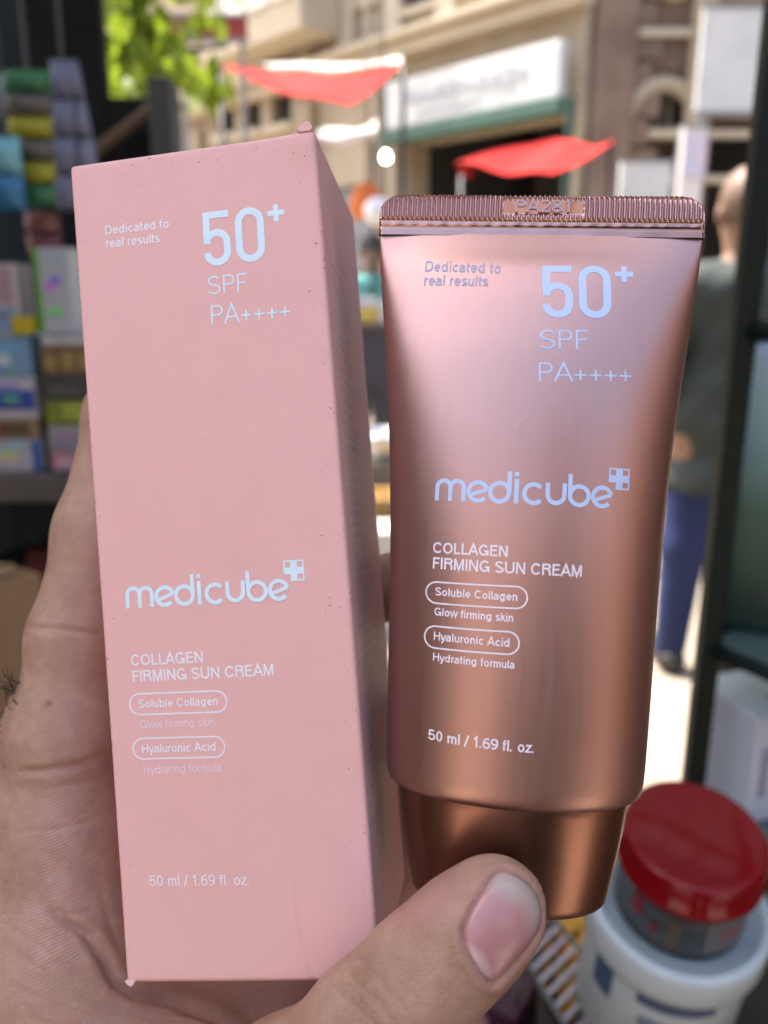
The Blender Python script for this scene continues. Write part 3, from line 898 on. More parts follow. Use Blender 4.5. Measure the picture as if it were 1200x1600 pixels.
# objects press into the flesh
def box_field(X, Y, Z):
    qx, qy, qz = X - B_T[0], Y - B_T[1], Z - B_T[2]
    lx = qx * B_R[0, 0] + qy * B_R[1, 0] + qz * B_R[2, 0]
    ly = qx * B_R[0, 1] + qy * B_R[1, 1] + qz * B_R[2, 1]
    lz = qx * B_R[0, 2] + qy * B_R[1, 2] + qz * B_R[2, 2] - BD / 2
    dx, dy, dz = np.abs(lx) - BW / 2 - .25, np.abs(ly) - BH / 2 - 1.0, np.abs(lz) - BD / 2 - .25
    return np.maximum(np.maximum(dx, dy), dz)
H.carve(box_field, 1.6)
def tube_field(X, Y, Z):
    qx, qy, qz = X - T_ORG[0], Y - T_ORG[1], Z - T_ORG[2]
    lx = qx * T_R[0, 0] + qy * T_R[1, 0] + qz * T_R[2, 0]
    up = -(qx * T_R[0, 1] + qy * T_R[1, 1] + qz * T_R[2, 1])
    lz = qx * T_R[0, 2] + qy * T_R[1, 2] + qz * T_R[2, 2]
    t = np.clip((CAP_H - up) / CAP_H, 0, 1)
    a_ = np.where(up < CAP_H, 20.9 - 1.5 * t - 2.0 * t * t, 23.9) + .15
    b_ = np.where(up < CAP_H, 12.5 - 0.7 * t - 1.3 * t * t, 14.3) + .15
    d = (np.sqrt((lx / a_) ** 2 + (lz / b_) ** 2) - 1) * b_
    return np.maximum(np.maximum(d, -up), up - 100)
H.carve(tube_field, 1.2)
HV, HF = H.mesh()
def relax(V, F, it, lam=0.5):
    e = np.concatenate([F[:, [0, 1]], F[:, [1, 2]], F[:, [2, 3]], F[:, [3, 0]]])
    deg = np.bincount(e.ravel(), minlength=len(V))[:, None]
    for _ in range(it):
        S = np.zeros_like(V)
        for c in range(3):
            S[:, c] = np.bincount(e[:, 0], V[e[:, 1], c], len(V)) + np.bincount(e[:, 1], V[e[:, 0], c], len(V))
        V = V + lam * (S / deg - V)
    return V
HV = relax(HV, HF, 4)
HN = vnormals(HV, HF)
PXY = np.stack([600 + FPX * HV[:, 0] / HV[:, 2], 800 + FPX * HV[:, 1] / HV[:, 2]], 1)
facing = np.clip(-(HN * HV).sum(1) / np.linalg.norm(HV, axis=1), 0, 1)
NAIL = np.array([(776, 1362), (752, 1392), (733, 1424), (722, 1452), (724, 1472), (734, 1496), (750, 1522), (765, 1536), (776, 1534),
                 (800, 1508), (825, 1480), (842, 1455), (848, 1428), (842, 1402), (828, 1381), (808, 1367), (790, 1360)], float)
is_thumb = (HV[:, 2] < 150) & (PXY[:, 0] > 380)
disp = np.zeros(len(HV))
palm = (~is_thumb) & (facing > 0.05)
creases = [([(40, 981), (100, 984), (170, 992)], 4.5, 0.75), ([(20, 1207), (70, 1204), (120, 1196), (175, 1178)], 5.5, 0.95),
           ([(20, 1300), (80, 1297), (150, 1282)], 3.5, 0.30), ([(88, 776), (140, 770)], 3.5, 0.25), ([(95, 812), (140, 806)], 3, .18),
           ([(58, 1392), (92, 1432), (135, 1462), (160, 1500), (182, 1538), (210, 1556), (262, 1566), (330, 1588), (400, 1625)], 7.5, 1.7),
           ([(75, 1420), (110, 1428), (150, 1424)], 4.5, 0.35), ([(112, 1440), (150, 1462), (182, 1512)], 6, 0.45),
           ([(60, 1235), (120, 1225), (170, 1215)], 3, .22), ([(155, 1385), (172, 1440), (188, 1490)], 5.0, .25),
           ([(0, 1470), (70, 1520), (140, 1565), (230, 1590), (330, 1605)], 4.5, .42), ([(0, 1530), (90, 1572), (180, 1600)], 4, .35),
           ([(0, 1440), (60, 1478), (120, 1530)], 3.5, .25), ([(20, 1585), (120, 1612), (240, 1630)], 4, .35), ([(205, 1583), (290, 1586), (345, 1600)], 3.5, .3),
           ([(0, 1375), (45, 1392), (80, 1420)], 3, .25)]
for poly, w, dep in creases:
    dep *= 0.72
    d, t = seg_dist(PXY, poly)
    fade = np.clip(np.minimum(t, 1 - t) * 6, 0.15, 1)
    disp += np.where(palm, (-dep * np.exp(-(d / w) ** 2) + 0.28 * dep * np.exp(-((d - 2.4 * w) / (1.5 * w)) ** 2)) * fade, 0)
# nail bed and the folds around it
dn, _ = seg_dist(PXY, np.vstack([NAIL, NAIL[:1]])); ins = in_poly(PXY, NAIL); sd = np.where(ins, -dn, dn)
th_front = is_thumb & (facing > 0.15)
disp += np.where(th_front, np.where(sd < 0, -0.55 * np.clip(-sd / 6, 0, 1), 0), 0)
cut = np.clip((PXY @ np.array([-0.75, 0.66]) - (760 * -.75 + 1440 * .66)) / 60, 0, 1)     # stronger fold at the cuticle side
disp += np.where(th_front & (sd > 0), (0.34 + 0.25 * cut) * np.exp(-((sd - 9) / 8) ** 2), 0)
disp += np.where(th_front, -0.6 * np.exp(-(sd / 3.0) ** 2), 0)
# faint knuckle wrinkles on the thumb
for (p0, p1, dep) in (((560, 1500), (640, 1590), .16), ((540, 1520), (620, 1606), .2), ((520, 1545), (600, 1620), .16), ((640, 1440), (700, 1520), .07)):
    d, t = seg_dist(PXY, [p0, ((p0[0] + p1[0]) / 2 + 6, (p0[1] + p1[1]) / 2 - 2), p1]); disp += np.where(th_front, -dep * np.exp(-(d / 4) ** 2), 0)
HV2 = HV + HN * disp[:, None]
HW = c2w(HV2)
H_ORG = c2w(cmm(225, 2000, 168))
def skin_material():
    m = bpy.data.materials.new('skin'); m.use_nodes = True
    nt = m.node_tree; N = nt.nodes; L = nt.links; p = N['Principled BSDF']
    tc = N.new('ShaderNodeTexCoord')
    def noise(scale, detail=3, rough=.6, stretch=None):
        n = N.new('ShaderNodeTexNoise'); n.inputs['Scale'].default_value = scale; n.inputs['Detail'].default_value = detail
        n.inputs['Roughness'].default_value = rough
        L.new(tc.outputs['Object'], n.inputs['Vector']); return n.outputs[0]
    at = N.new('ShaderNodeAttribute'); at.attribute_name = 'palm'
    base = N.new('ShaderNodeValToRGB'); e = base.color_ramp.elements
    e[0].position = .32; e[0].color = (0.36, 0.210, 0.145, 1); e[1].position = .68; e[1].color = (0.51, 0.330, 0.235, 1)
    L.new(noise(140, 8, .72), base.inputs[0])
    pinkr = N.new('ShaderNodeValToRGB'); e = pinkr.color_ramp.elements
    e[0].position = .3; e[0].color = (0.42, 0.235, 0.185, 1); e[1].position = .7; e[1].color = (0.55, 0.370, 0.300, 1)
    L.new(noise(190, 8, .7), pinkr.inputs[0])
    mx = N.new('ShaderNodeMixRGB'); L.new(at.outputs['Fac'], mx.inputs[0]); L.new(base.outputs[0], mx.inputs[1]); L.new(pinkr.outputs[0], mx.inputs[2])
    bl = N.new('ShaderNodeAttribute'); bl.attribute_name = 'blush'
    m2 = N.new('ShaderNodeMixRGB'); L.new(bl.outputs['Fac'], m2.inputs[0]); L.new(mx.outputs[0], m2.inputs[1]); m2.inputs[2].default_value = (0.44, 0.205, 0.185, 1)
    mo = N.new('ShaderNodeAttribute'); mo.attribute_name = 'mole'
    m3 = N.new('ShaderNodeMixRGB'); L.new(mo.outputs['Fac'], m3.inputs[0]); L.new(m2.outputs[0], m3.inputs[1]); m3.inputs[2].default_value = (0.22, 0.11, 0.06, 1)
    L.new(m3.outputs[0], p.inputs['Base Color'])
    p.inputs['Roughness'].default_value = 0.5; p.inputs['Specular IOR Level'].default_value = 0.4
    p.inputs['Subsurface Weight'].default_value = 0.12; p.inputs['Subsurface Radius'].default_value = (1.0, 0.35, 0.2); p.inputs['Subsurface Scale'].default_value = 0.0025
    # ridges on the palm side, fine cells on the thumb
    mp = N.new('ShaderNodeMapping'); mp.inputs['Rotation'].default_value = (0, R(14), 0); L.new(tc.outputs['Object'], mp.inputs[0])
    wv = N.new('ShaderNodeTexWave'); wv.wave_type = 'BANDS'; wv.bands_direction = 'Z'; wv.inputs['Scale'].default_value = 520
    wv.inputs['Distortion'].default_value = 6.0; wv.inputs['Detail'].default_value = 2.0; wv.inputs['Detail Scale'].default_value = 0.22
    L.new(mp.outputs[0], wv.inputs['Vector'])
    vo = N.new('ShaderNodeTexVoronoi'); vo.inputs['Scale'].default_value = 1100; vo.feature = 'DISTANCE_TO_EDGE'; L.new(tc.outputs['Object'], vo.inputs['Vector'])
    vr = N.new('ShaderNodeMapRange'); vr.inputs[2].default_value = 0.12; L.new(vo.outputs['Distance'], vr.inputs[0])
    mh = N.new('ShaderNodeMixRGB'); L.new(at.outputs['Fac'], mh.inputs[0]); L.new(vr.outputs[0], mh.inputs[1]); L.new(wv.outputs[0], mh.inputs[2])
    b1 = N.new('ShaderNodeBump'); b1.inputs['Strength'].default_value = 0.36; b1.inputs['Distance'].default_value = 0.00025; L.new(mh.outputs[0], b1.inputs['Height'])
    b2 = N.new('ShaderNodeBump'); b2.inputs['Strength'].default_value = 0.36; b2.inputs['Distance'].default_value = 0.0008; L.new(noise(420, 6, .7), b2.inputs['Height']); L.new(b1.outputs[0], b2.inputs['Normal'])
    L.new(b2.outputs[0], p.inputs['Normal'])
    return m
M_SKIN = skin_material()
hand = fast_mesh('hand', HW - H_ORG, HF, M_SKIN)
hand.location = H_ORG
tag(hand, 'bare hand gripping the pink carton and pressing its thumb on the copper cap', 'hand')
def vattr(o, name, vals):
    at = o.data.attributes.new(name, 'FLOAT', 'POINT'); at.data.foreach_set('value', np.ascontiguousarray(vals, np.float32))
palm_w = np.where(is_thumb, 0.0, np.clip((PXY[:, 0] - (150 - (PXY[:, 1] - 600) * 0.16)) / 45, 0, 1))
palm_w = np.where((~is_thumb) & (PXY[:, 1] > 1330), np.maximum(palm_w, np.clip((PXY[:, 0] - 20) / 60, 0, 1)), palm_w)
palm_w = palm_w * np.clip(1.0 - (PXY[:, 1] - 1420) / 260, 0.35, 1)
vattr(hand, 'palm', palm_w)
dbl, _ = seg_dist(PXY, [(640, 1425), (700, 1385)])
vattr(hand, 'blush', np.where(is_thumb, 0.55 * np.exp(-(dbl / 45) ** 2) + 0.35 * np.exp(-((sd - 4) / 7) ** 2), 0.25 * np.clip((PXY[:, 0] - 120) / 120, 0, 1)))
vattr(hand, 'mole', np.where(~is_thumb, np.exp(-(((PXY[:, 0] - 76) / 6) ** 2 + ((PXY[:, 1] - 1099) / 5) ** 2) ** 2) * .8, 0))

# thumbnail: a curved plate laid on the nail bed
def nail_plate():
    cen = NAIL.mean(0)
    rings = 14; nseg = 64
    # resample outline
    P = np.vstack([NAIL, NAIL[:1]]); L_ = np.concatenate([[0], np.cumsum(np.linalg.norm(np.diff(P, axis=0), axis=1))])
    s = np.linspace(0, L_[-1], nseg, endpoint=False)
    O = np.stack([np.interp(s, L_, P[:, 0]), np.interp(s, L_, P[:, 1])], 1)
    for _ in range(2): O = (np.roll(O, 1, 0) + 2 * O + np.roll(O, -1, 0)) / 4
    pts = [cen]; rad = [0.0]
    for i in range(1, rings + 1):
        f = i / rings
        pts += list(cen + (O - cen) * f); rad += [f] * nseg
    pts = np.array(pts); rad = np.array(rad)
    # depth of the undisplaced thumb under each point
    zz = np.linspace(114, 136, 150); Z = np.full(len(pts), np.nan)
    D = np.stack([(pts[:, 0] - 600) / FPX, (pts[:, 1] - 800) / FPX, np.ones(len(pts))], 1)
    prev = None
    for z_ in zz:
        v = H.sample(D * z_)
        hit = np.isnan(Z) & (v < 0)
        if prev is not None:
            t = prev / (prev - v + 1e-9); Z[hit] = (z_ - (zz[1] - zz[0]) * (1 - t))[hit]
        else: Z[hit] = z_
        prev = v
    Z = np.where(np.isnan(Z), np.nanmax(Z), Z)
    # smooth dome: blend towards a fitted quadratic
    x = (pts - cen) / 60.0
    A = np.stack([np.ones(len(x)), x[:, 0], x[:, 1], x[:, 0] ** 2, x[:, 0] * x[:, 1], x[:, 1] ** 2], 1)
    co = np.linalg.lstsq(A, Z, rcond=None)[0]; Zq = A @ co
    Zf = 0.75 * Zq + 0.25 * Z - 0.20 + 0.60 * np.clip((rad - 0.84) / 0.16, 0, 1) ** 2
    V = D * Zf[:, None]
    F = [(0, 1 + (k + 1) % nseg, 1 + k) for k in range(nseg)]
    for i in range(rings - 1):
        for k in range(nseg):
            k2 = (k + 1) % nseg; F.append((1 + i * nseg + k, 1 + i * nseg + k2, 1 + (i + 1) * nseg + k2, 1 + (i + 1) * nseg + k))
    return pts, rad, c2w(V) - H_ORG, F
npts, nrad, nV, nF = nail_plate()
def nail_material():
    m = bpy.data.materials.new('nail'); m.use_nodes = True
    nt = m.node_tree; N = nt.nodes; L = nt.links; p = N['Principled BSDF']
    def att(n_):
        a_ = N.new('ShaderNodeAttribute'); a_.attribute_name = n_; return a_.outputs['Fac']
    def mix(f, c1, c2):
        x = N.new('ShaderNodeMixRGB'); L.new(f, x.inputs[0])
        for i, c in ((1, c1), (2, c2)):
            if isinstance(c, tuple): x.inputs[i].default_value = (*c, 1)
            else: L.new(c, x.inputs[i])
        return x.outputs[0]
    c = mix(att('free_edge'), (0.45, 0.225, 0.220), (0.46, 0.365, 0.325))
    c = mix(att('lunula'), c, (0.58, 0.43, 0.42))
    c = mix(att('rim'), c, (0.26, 0.15, 0.11))
    L.new(c, p.inputs['Base Color'])
    p.inputs['Roughness'].default_value = 0.24; p.inputs['Coat Weight'].default_value = 0.4; p.inputs['Coat Roughness'].default_value = 0.2
    p.inputs['Subsurface Weight'].default_value = 0.15; p.inputs['Subsurface Scale'].default_value = 0.002
    return m
nail = mesh_np('thumbnail', nV, nF, nail_material(), hand, True)
ax_d = np.array([0.76, -0.65])                                   # towards the fingertip
u = (npts - np.array([784, 1448])) @ ax_d; w_ = (npts - np.array([784, 1448])) @ np.array([0.65, 0.76])
fe = np.clip((u + 0.30 * np.abs(w_) - 32) / 28, 0, 1)
lun = np.clip((24 - np.hypot(u + 78, (w_ - 14) * 0.62)) / 6 + 1.0, 0, 1)
vattr(nail, 'free_edge', fe); vattr(nail, 'lunula', lun * .75); vattr(nail, 'rim', np.clip((nrad - .955) / .045, 0, 1) * .85)

# dark curly hairs on the outer edge of the hand
bm = bmesh.new(); rg = random.Random(5)
for i in range(48):
    x0, y0 = rg.uniform(6, 30), rg.uniform(1062, 1210)
    z0 = 180 + rg.uniform(-3, 2)
    ang = R(rg.uniform(140, 250)); cur = R(rg.uniform(-40, 40)); ln = rg.uniform(16, 44)
    pts = []; x, y, zc = x0 + 8, y0, z0
    for k in range(9):
        pts.append(c2w(cmm(x, y, zc)) - H_ORG)
        x += math.cos(ang) * ln / 8; y += math.sin(ang) * ln / 8; ang += cur / 2.2; zc += rg.uniform(-.8, .4)
    tube_into(bm, pts, [0.00013 * (1 - k / 11) + 0.00003 for k in range(9)], 4)
hair = bm_obj('body_hair', bm, mat('dark_hair', (0.02, 0.014, 0.010), 0.4), hand); hair['kind'] = 'stuff'

# ================================================================== SETTING
M_GROUND = mat('dusty_street', (0.19, 0.155, 0.12), 0.95, color2=(0.31, 0.265, 0.21), vscale=1.4, bump=0.3, bscale=9)
M_STONE = mat('cream_stone', (0.30, 0.235, 0.155), 0.9, color2=(0.44, 0.365, 0.26), vscale=0.9, bump=0.3, bscale=14)
M_STONE_D = mat('brown_stone', (0.14, 0.085, 0.06), 0.9, color2=(0.27, 0.19, 0.14), vscale=1.3, bump=0.4, bscale=10)
M_STONE_L = mat('pale_trim', (0.48, 0.41, 0.30), 0.85, var=0.1, vscale=2)
M_DARKIN = mat('dark_interior', (0.035, 0.032, 0.032), 0.9, var=0.3, vscale=3)
M_PANE = mat('window_pane', (0.04, 0.05, 0.055), 0.12)
M_WOOD = mat('old_wood', (0.10, 0.065, 0.04), 0.7, var=0.25, vscale=12)
M_SHUT = mat('grey_shutter', (0.22, 0.23, 0.24), 0.5, 0.3, var=0.15, vscale=5)
M_GREEN = mat('green_paint', (0.03, 0.085, 0.055), 0.5, var=0.15)
M_SIGN = mat('white_sign', (0.52, 0.52, 0.50), 0.6, var=0.12, vscale=3)
M_GREY_PRINT = mat('grey_print', (0.35, 0.36, 0.38), 0.6)

g = mesh_np('ground', [(-60, -25, 0), (60, -25, 0), (60, 90, 0), (-60, 90, 0)], [(0, 1, 2, 3)], M_GROUND)
g['kind'] = 'structure'

def wall_holes(name, x0, x1, z0, z1, holes, thick, material, parent):
    xs = sorted({x0, x1, *[h[0] for h in holes], *[h[1] for h in holes]}); zs_ = sorted({z0, z1, *[h[2] for h in holes], *[h[3] for h in holes]})
    xs = [x for x in xs if x0 <= x <= x1]; zs_ = [z for z in zs_ if z0 <= z <= z1]
    bm = bmesh.new(); vd = {}
    def v(x, y, z):
        k = (round(x, 5), round(y, 5), round(z, 5))
        if k not in vd: vd[k] = bm.verts.new(k)
        return vd[k]
    def solid(i, j):
        if i < 0 or j < 0 or i >= len(xs) - 1 or j >= len(zs_) - 1: return False
        cx, cz = (xs[i] + xs[i + 1]) / 2, (zs_[j] + zs_[j + 1]) / 2
        return not any(h[0] < cx < h[1] and h[2] < cz < h[3] for h in holes)
    for i in range(len(xs) - 1):
        for j in range(len(zs_) - 1):
            if not solid(i, j): continue
            a, b, c, d = xs[i], xs[i + 1], zs_[j], zs_[j + 1]
            bm.faces.new((v(a, 0, c), v(b, 0, c), v(b, 0, d), v(a, 0, d)))
            bm.faces.new((v(a, thick, d), v(b, thick, d), v(b, thick, c), v(a, thick, c)))
            if not solid(i - 1, j): bm.faces.new((v(a, 0, d), v(a, thick, d), v(a, thick, c), v(a, 0, c)))
            if not solid(i + 1, j): bm.faces.new((v(b, 0, c), v(b, thick, c), v(b, thick, d), v(b, 0, d)))
            if not solid(i, j - 1): bm.faces.new((v(a, 0, c), v(a, thick, c), v(b, thick, c), v(b, 0, c)))
            if not solid(i, j + 1): bm.faces.new((v(a, 0, d), v(b, 0, d), v(b, thick, d), v(a, thick, d)))
    return bm_obj(name, bm, material, parent)

def window(parent, x0, x1, z0, z1, glass=M_PANE, fr=M_WOOD, mull=1):
    w = wall_holes('window', x0, x1, z0, z1, [(x0 + .06 + k * (x1 - x0 - .06) / (mull + 1), x0 + (k + 1) * (x1 - x0 - .06) / (mull + 1), z0 + .06, z1 - .06) for k in range(mull + 1)], .06, fr, parent)
    w.location = (0, .14, 0)
    for k in range(mull + 1):
        box('pane', (x0 + .05 + k * (x1 - x0 - .06) / (mull + 1), .02, z0 + .05), (x0 + .01 + (k + 1) * (x1 - x0 - .06) / (mull + 1), .03, z1 - .05), glass, w)
    box('sill', (x0 - .08, -.24, z0 - .09), (x1 + .08, -.06, z0 - .002), M_STONE_L, w, .01)
    return w

# --- oblique market building (runs away to the left)
TA = R(-47)
OA = Vector((0.98, 9.0, 0))
exA = Vector((math.cos(TA), math.sin(TA), 0)); eyA = Vector((-math.sin(TA), math.cos(TA), 0))
def onA(px, py, off=0.0):
    d = Vector(ray(px, py)); o = Vector((0, 0, CAM_H)) - (OA - eyA * off)
    t = -o.dot(eyA) / d.dot(eyA); q = o + d * t
    return q.dot(exA), q.z
market = thing('market_building', 'cream stone market building with pilasters and dark shop openings behind the red awnings', 'building', OA, TA)
sx0, sx1 = onA(636, 230)[0], onA(893, 190)[0]
bx0, bx1 = onA(505, 240)[0], onA(598, 230)[0]
ztop = onA(735, 205)[1]
corner = onA(905, 200)[0]
upw = []
for px in (455, 512, 585, 655, 762, 845): upw.append(onA(px, 20)[0])
holes = [(sx0, sx1, -0.01, ztop), (bx0, bx1, -.01, ztop - .35), (bx0 - 2.6, bx0 - .5, -.01, 2.6), (bx0 - 5.6, bx0 - 3.2, -.01, 2.6)]
wins = []
for i, x in enumerate(upw):
    w2 = .42 if i not in (2,) else .22
    wins.append((x - w2, x + w2, 4.25 if i != 2 else 4.5, 6.3)); holes.append(wins[-1])
for px, py in ((352, 186), (393, 179), (439, 168)):
    x, z = onA(px, py); wins.append((x - .22, x + .22, z - .2, z + .2)); holes.append(wins[-1])
wall_holes('wall', -16, corner, 0, 8.5, holes, .35, M_STONE, market)
for w in wins: window(market, *w, mull=1 if w[1] - w[0] > .5 else 0)
box('shop_interior', (-16, .36, 0), (corner - .1, 2.6, .02), M_DARKIN, market)
box('back_wall', (-16, 2.6, 0), (corner - .1, 2.7, 4.2), mat('inner_wall', (.10, .085, .07), .9, var=.3, vscale=2), market)
box('inner_ceiling', (-16, .36, 3.95), (corner - .1, 2.6, 4.05), M_DARKIN, market)
box('partition', (bx1 + .05, .36, 0.03), (bx1 + .2, 2.59, 3.94), M_DARKIN, market)
# cornices and pilasters
for z, h, p in ((3.78, .12, .22), (3.905, .08, .34), (6.6, .2, .3)):
    box('cornice', (-16, -p, z), (corner + .1, -.002, z + h), M_STONE_L, market, .02)
for px in (483, 548, 622, 705, 806, 880):
    x = onA(px, 40)[0]; pl = box('pilaster', (x - .14, -.12, 3.99), (x + .14, -.002, 6.58), M_STONE_L, market, .02)
    box('capital', (x - .2, -.17, 6.3), (x + .2, -.125, 6.55), M_STONE_L, pl, .01)
for x in (sx0 - .22, bx1 + .1, bx0 - .25, bx0 - 2.85):
    box('pier', (x - .16, -.14, 0), (x + .16, -.002, 3.6), M_STONE, market, .02)
# glazed bay bulging out at the far end
bayx, bayz = onA(470, 60)
bay = box('bay', (bayx - 1.1, -.7, 4.15), (bayx + .9, -.13, 6.9), M_STONE_L, market, .03)
for k in range(4):
    f = box('bay_window', (bayx - 1.0 + k * .47, -.74, 4.5), (bayx - .62 + k * .47, -.702, 6.2), mat('pale_shutter', (.74, .70, .60), .6), bay, .01)
    box('pane', (bayx - .94 + k * .47, -.755, 4.75), (bayx - .68 + k * .47, -.742, 6.1), M_PANE, f)
for k in range(9):
    z = .2 + k * .36
    box('shutter_slat', (bx0 + .02, .12 + .02 * (k % 2), z), (bx1 - .02, .16 + .02 * (k % 2), z + .34), M_SHUT, market, .01)

# long white sign over the shop
a0 = onA(600, 205, .3); a1 = onA(872, 152, .3); a2 = onA(600, 127, .3); a3 = onA(868, 66, .3)
sign = thing('shop_sign', 'long white shop sign with blurred grey lettering above a green strip', 'sign', OA - eyA * .3, TA)
zb, zt_ = (a0[1] + a1[1]) / 2, (a2[1] + a3[1]) / 2
box('sign_board', (a0[0], 0, zb), (a1[0], .12, zt_), M_SIGN, sign, .02)
box('green_strip', (a0[0] - .02, -.05, zb - .14), (a1[0] + .05, .1, zb - .004), M_GREEN, sign, .01)
bm = bmesh.new(); rg = random.Random(11); x = a0[0] + .35
while x < a1[0] - .4:
    w = rg.uniform(.06, .16); zc = zb + (zt_ - zb) * .55
    box_into(bm, (x, -.012, zc - rg.uniform(.03, .07)), (x + w, -.002, zc + rg.uniform(.03, .09)))
    x += w + rg.uniform(.02, .06)
bm_obj('lettering', bm, M_GREY_PRINT, sign)
bm = bmesh.new(); x = a0[0] + .5
while x < a1[0] - .9:
    w = rg.uniform(.04, .1); zc = zb + (zt_ - zb) * .22
    box_into(bm, (x, -.012, zc - .02), (x + w, -.002, zc + .03)); x += w + .05
bm_obj('small_lettering', bm, M_GREY_PRINT, sign)

# --- stone house with the arch, square on to the street
YB = 8.3
arch_x, arch_z = at_y(1032, 195, YB).x, at_y(1032, 195, YB).z
cB0 = 1.98
stone = thing('arched_house', 'brown stone house with an arched window above a dark doorway', 'building', (0, YB, 0))
ox0, ox1 = at_y(1000, 230, YB).x, at_y(1062, 230, YB).x
dz = at_y(1000, 196, YB).z
hol = [(ox0, ox1, -.01, dz - .13), (at_y(1112, 200, YB).x, 5.6, -.01, at_y(1112, 185, YB).z), (arch_x - .25, arch_x + .25, dz + 1.15, dz + 1.85)]
ar = .27
hol.append((arch_x - .45, arch_x + .45, dz, dz + .46))
wall_holes('wall', cB0, 8.5, 0, 8.0, hol, .4, M_STONE_D, stone)
prism('arch_head', [(-.449, .001), (-ar, .001)] + [(-ar * math.cos(q), .03 + ar * math.sin(q)) for q in np.linspace(0, math.pi, 21)] + [(ar, .001), (.449, .001), (.449, .459), (-.449, .459)], .3, M_STONE_D, stone, Matrix.Translation((arch_x, .02, dz)))
bm = bmesh.new()
tube_into(bm, [(arch_x + (ar + .05) * math.cos(t), -.03, dz + .02 + (ar + .05) * math.sin(t)) for t in np.linspace(0, math.pi, 17)], .075, 8)
bm_obj('arch_moulding', bm, M_STONE, stone, True)
box('arch_glazing', (arch_x - .3, .2, dz - .05), (arch_x + .3, .23, dz + .35), M_PANE, stone)
for k in (-1, 0, 1): box('glazing_bar', (arch_x + k * .12 - .015, .15, dz), (arch_x + k * .12 + .015, .19, dz + .26), M_STONE_L, stone)
bm = bmesh.new()
tube_into(bm, [(arch_x + .34 * math.cos(t), -.03, dz + 1.5 + .42 * math.sin(t)) for t in np.linspace(0, 2 * math.pi, 33)], .07, 8)
bm_obj('oval_moulding', bm, M_STONE_L, stone, True)
window(stone, arch_x - .25, arch_x + .25, dz + 1.15, dz + 1.85, mull=0)
for px in (940, 972, 1090):
    x = at_y(px, 100, YB).x; box('pilaster', (x - .1, -.14, 0), (x + .1, -.002, 7.4), M_STONE_D if px < 1000 else M_STONE, stone, .02)
for z in (2.35, dz - .12, dz + .72): box('string_course', (cB0, -.09, z), (8.5, -.004, z + .07), M_STONE_L, stone, .01)
box('dark_back', (cB0 + .1, 2.4, 0), (8.4, 2.5, 4), M_DARKIN, stone)
box('inner_ceiling', (cB0 + .1, .41, 3.9), (8.4, 2.4, 4), M_DARKIN, stone)
# rough stone blocks of the corner pier, each its own block
rg = random.Random(2)
for k in range(14):
    z = 1.0 + k * .24
    for j in range(2):
        x = cB0 + .02 + j * .28 - (.1 if k % 2 else 0)
        box('stone_block', (x, -.06 - rg.uniform(0, .05), z), (x + .26, -.004, z + .22), M_STONE_D, stone, .02)

def board(name, label, cat, x0, y0, x1, y1, Y, m, thick=.05, frame=None, rot=0.0, legs=False, lw=.025):
    p0 = at_y(x0, y1, Y); p1 = at_y(x1, y0, Y)
    c = Vector(((p0.x + p1.x) / 2, Y, p0.z)); hw = (p1.x - p0.x) / 2; h = p1.z - p0.z
    t = thing(name, label, cat, c, rot)
    box('panel', (-hw, 0, 0), (hw, thick, h), m, t, .01)
    fm = frame or M_SHUT; e = max(.012, h * .03)
    for zz in (0, h - e): box('frame_rail', (-hw - .01, -.012, zz - .003), (hw + .01, -.002, zz + e), fm, t)
    if legs:
        for s in (-1, 1): box('post', (s * hw * .8 - lw, thick + .003, -c.z), (s * hw * .8 + lw, thick + .05, h), fm, t)
    return t
board('white_hoarding', 'big blank white hoarding fixed high beside the arched window', 'sign', 1086, 8, 1260, 178, 7.2, M_SIGN, legs=True)
board('white_board', 'small white notice board standing below the stone arch', 'sign', 966, 250, 1052, 330, 6.2, M_SIGN, legs=True)
t = board('poster_panel', 'pale upright panel carrying a pink and blue poster beside the dark shopfront', 'sign', 1056, 195, 1106, 340, 7.0, mat('pale_panel', (.66, .60, .56), .7, var=.1), legs=True)
pc = at_y(1081, 290, 6.98)
box('poster', (-.09, -.02, .30), (.10, -.005, .62), mat('pink_poster', (.62, .45, .47), .6, color2=(.40, .47, .58), vscale=9), t)

# green post at the shop corner
gp = at_z(892, 470, 0)
gx, gz = at_y(893, 150, 6.6).x, at_y(893, 150, 6.6).z
t = thing('green_post', 'dark green iron post in front of the shop corner', 'post', (gx, 6.6, 0))
box('shaft', (-.028, -.028, .12), (.028, .028, 2.75), mat('dull_green', (.015, .045, .03), .6), t, .006); box('base', (-.1, -.1, 0), (.1, .1, .118), M_GREEN, t, .01)

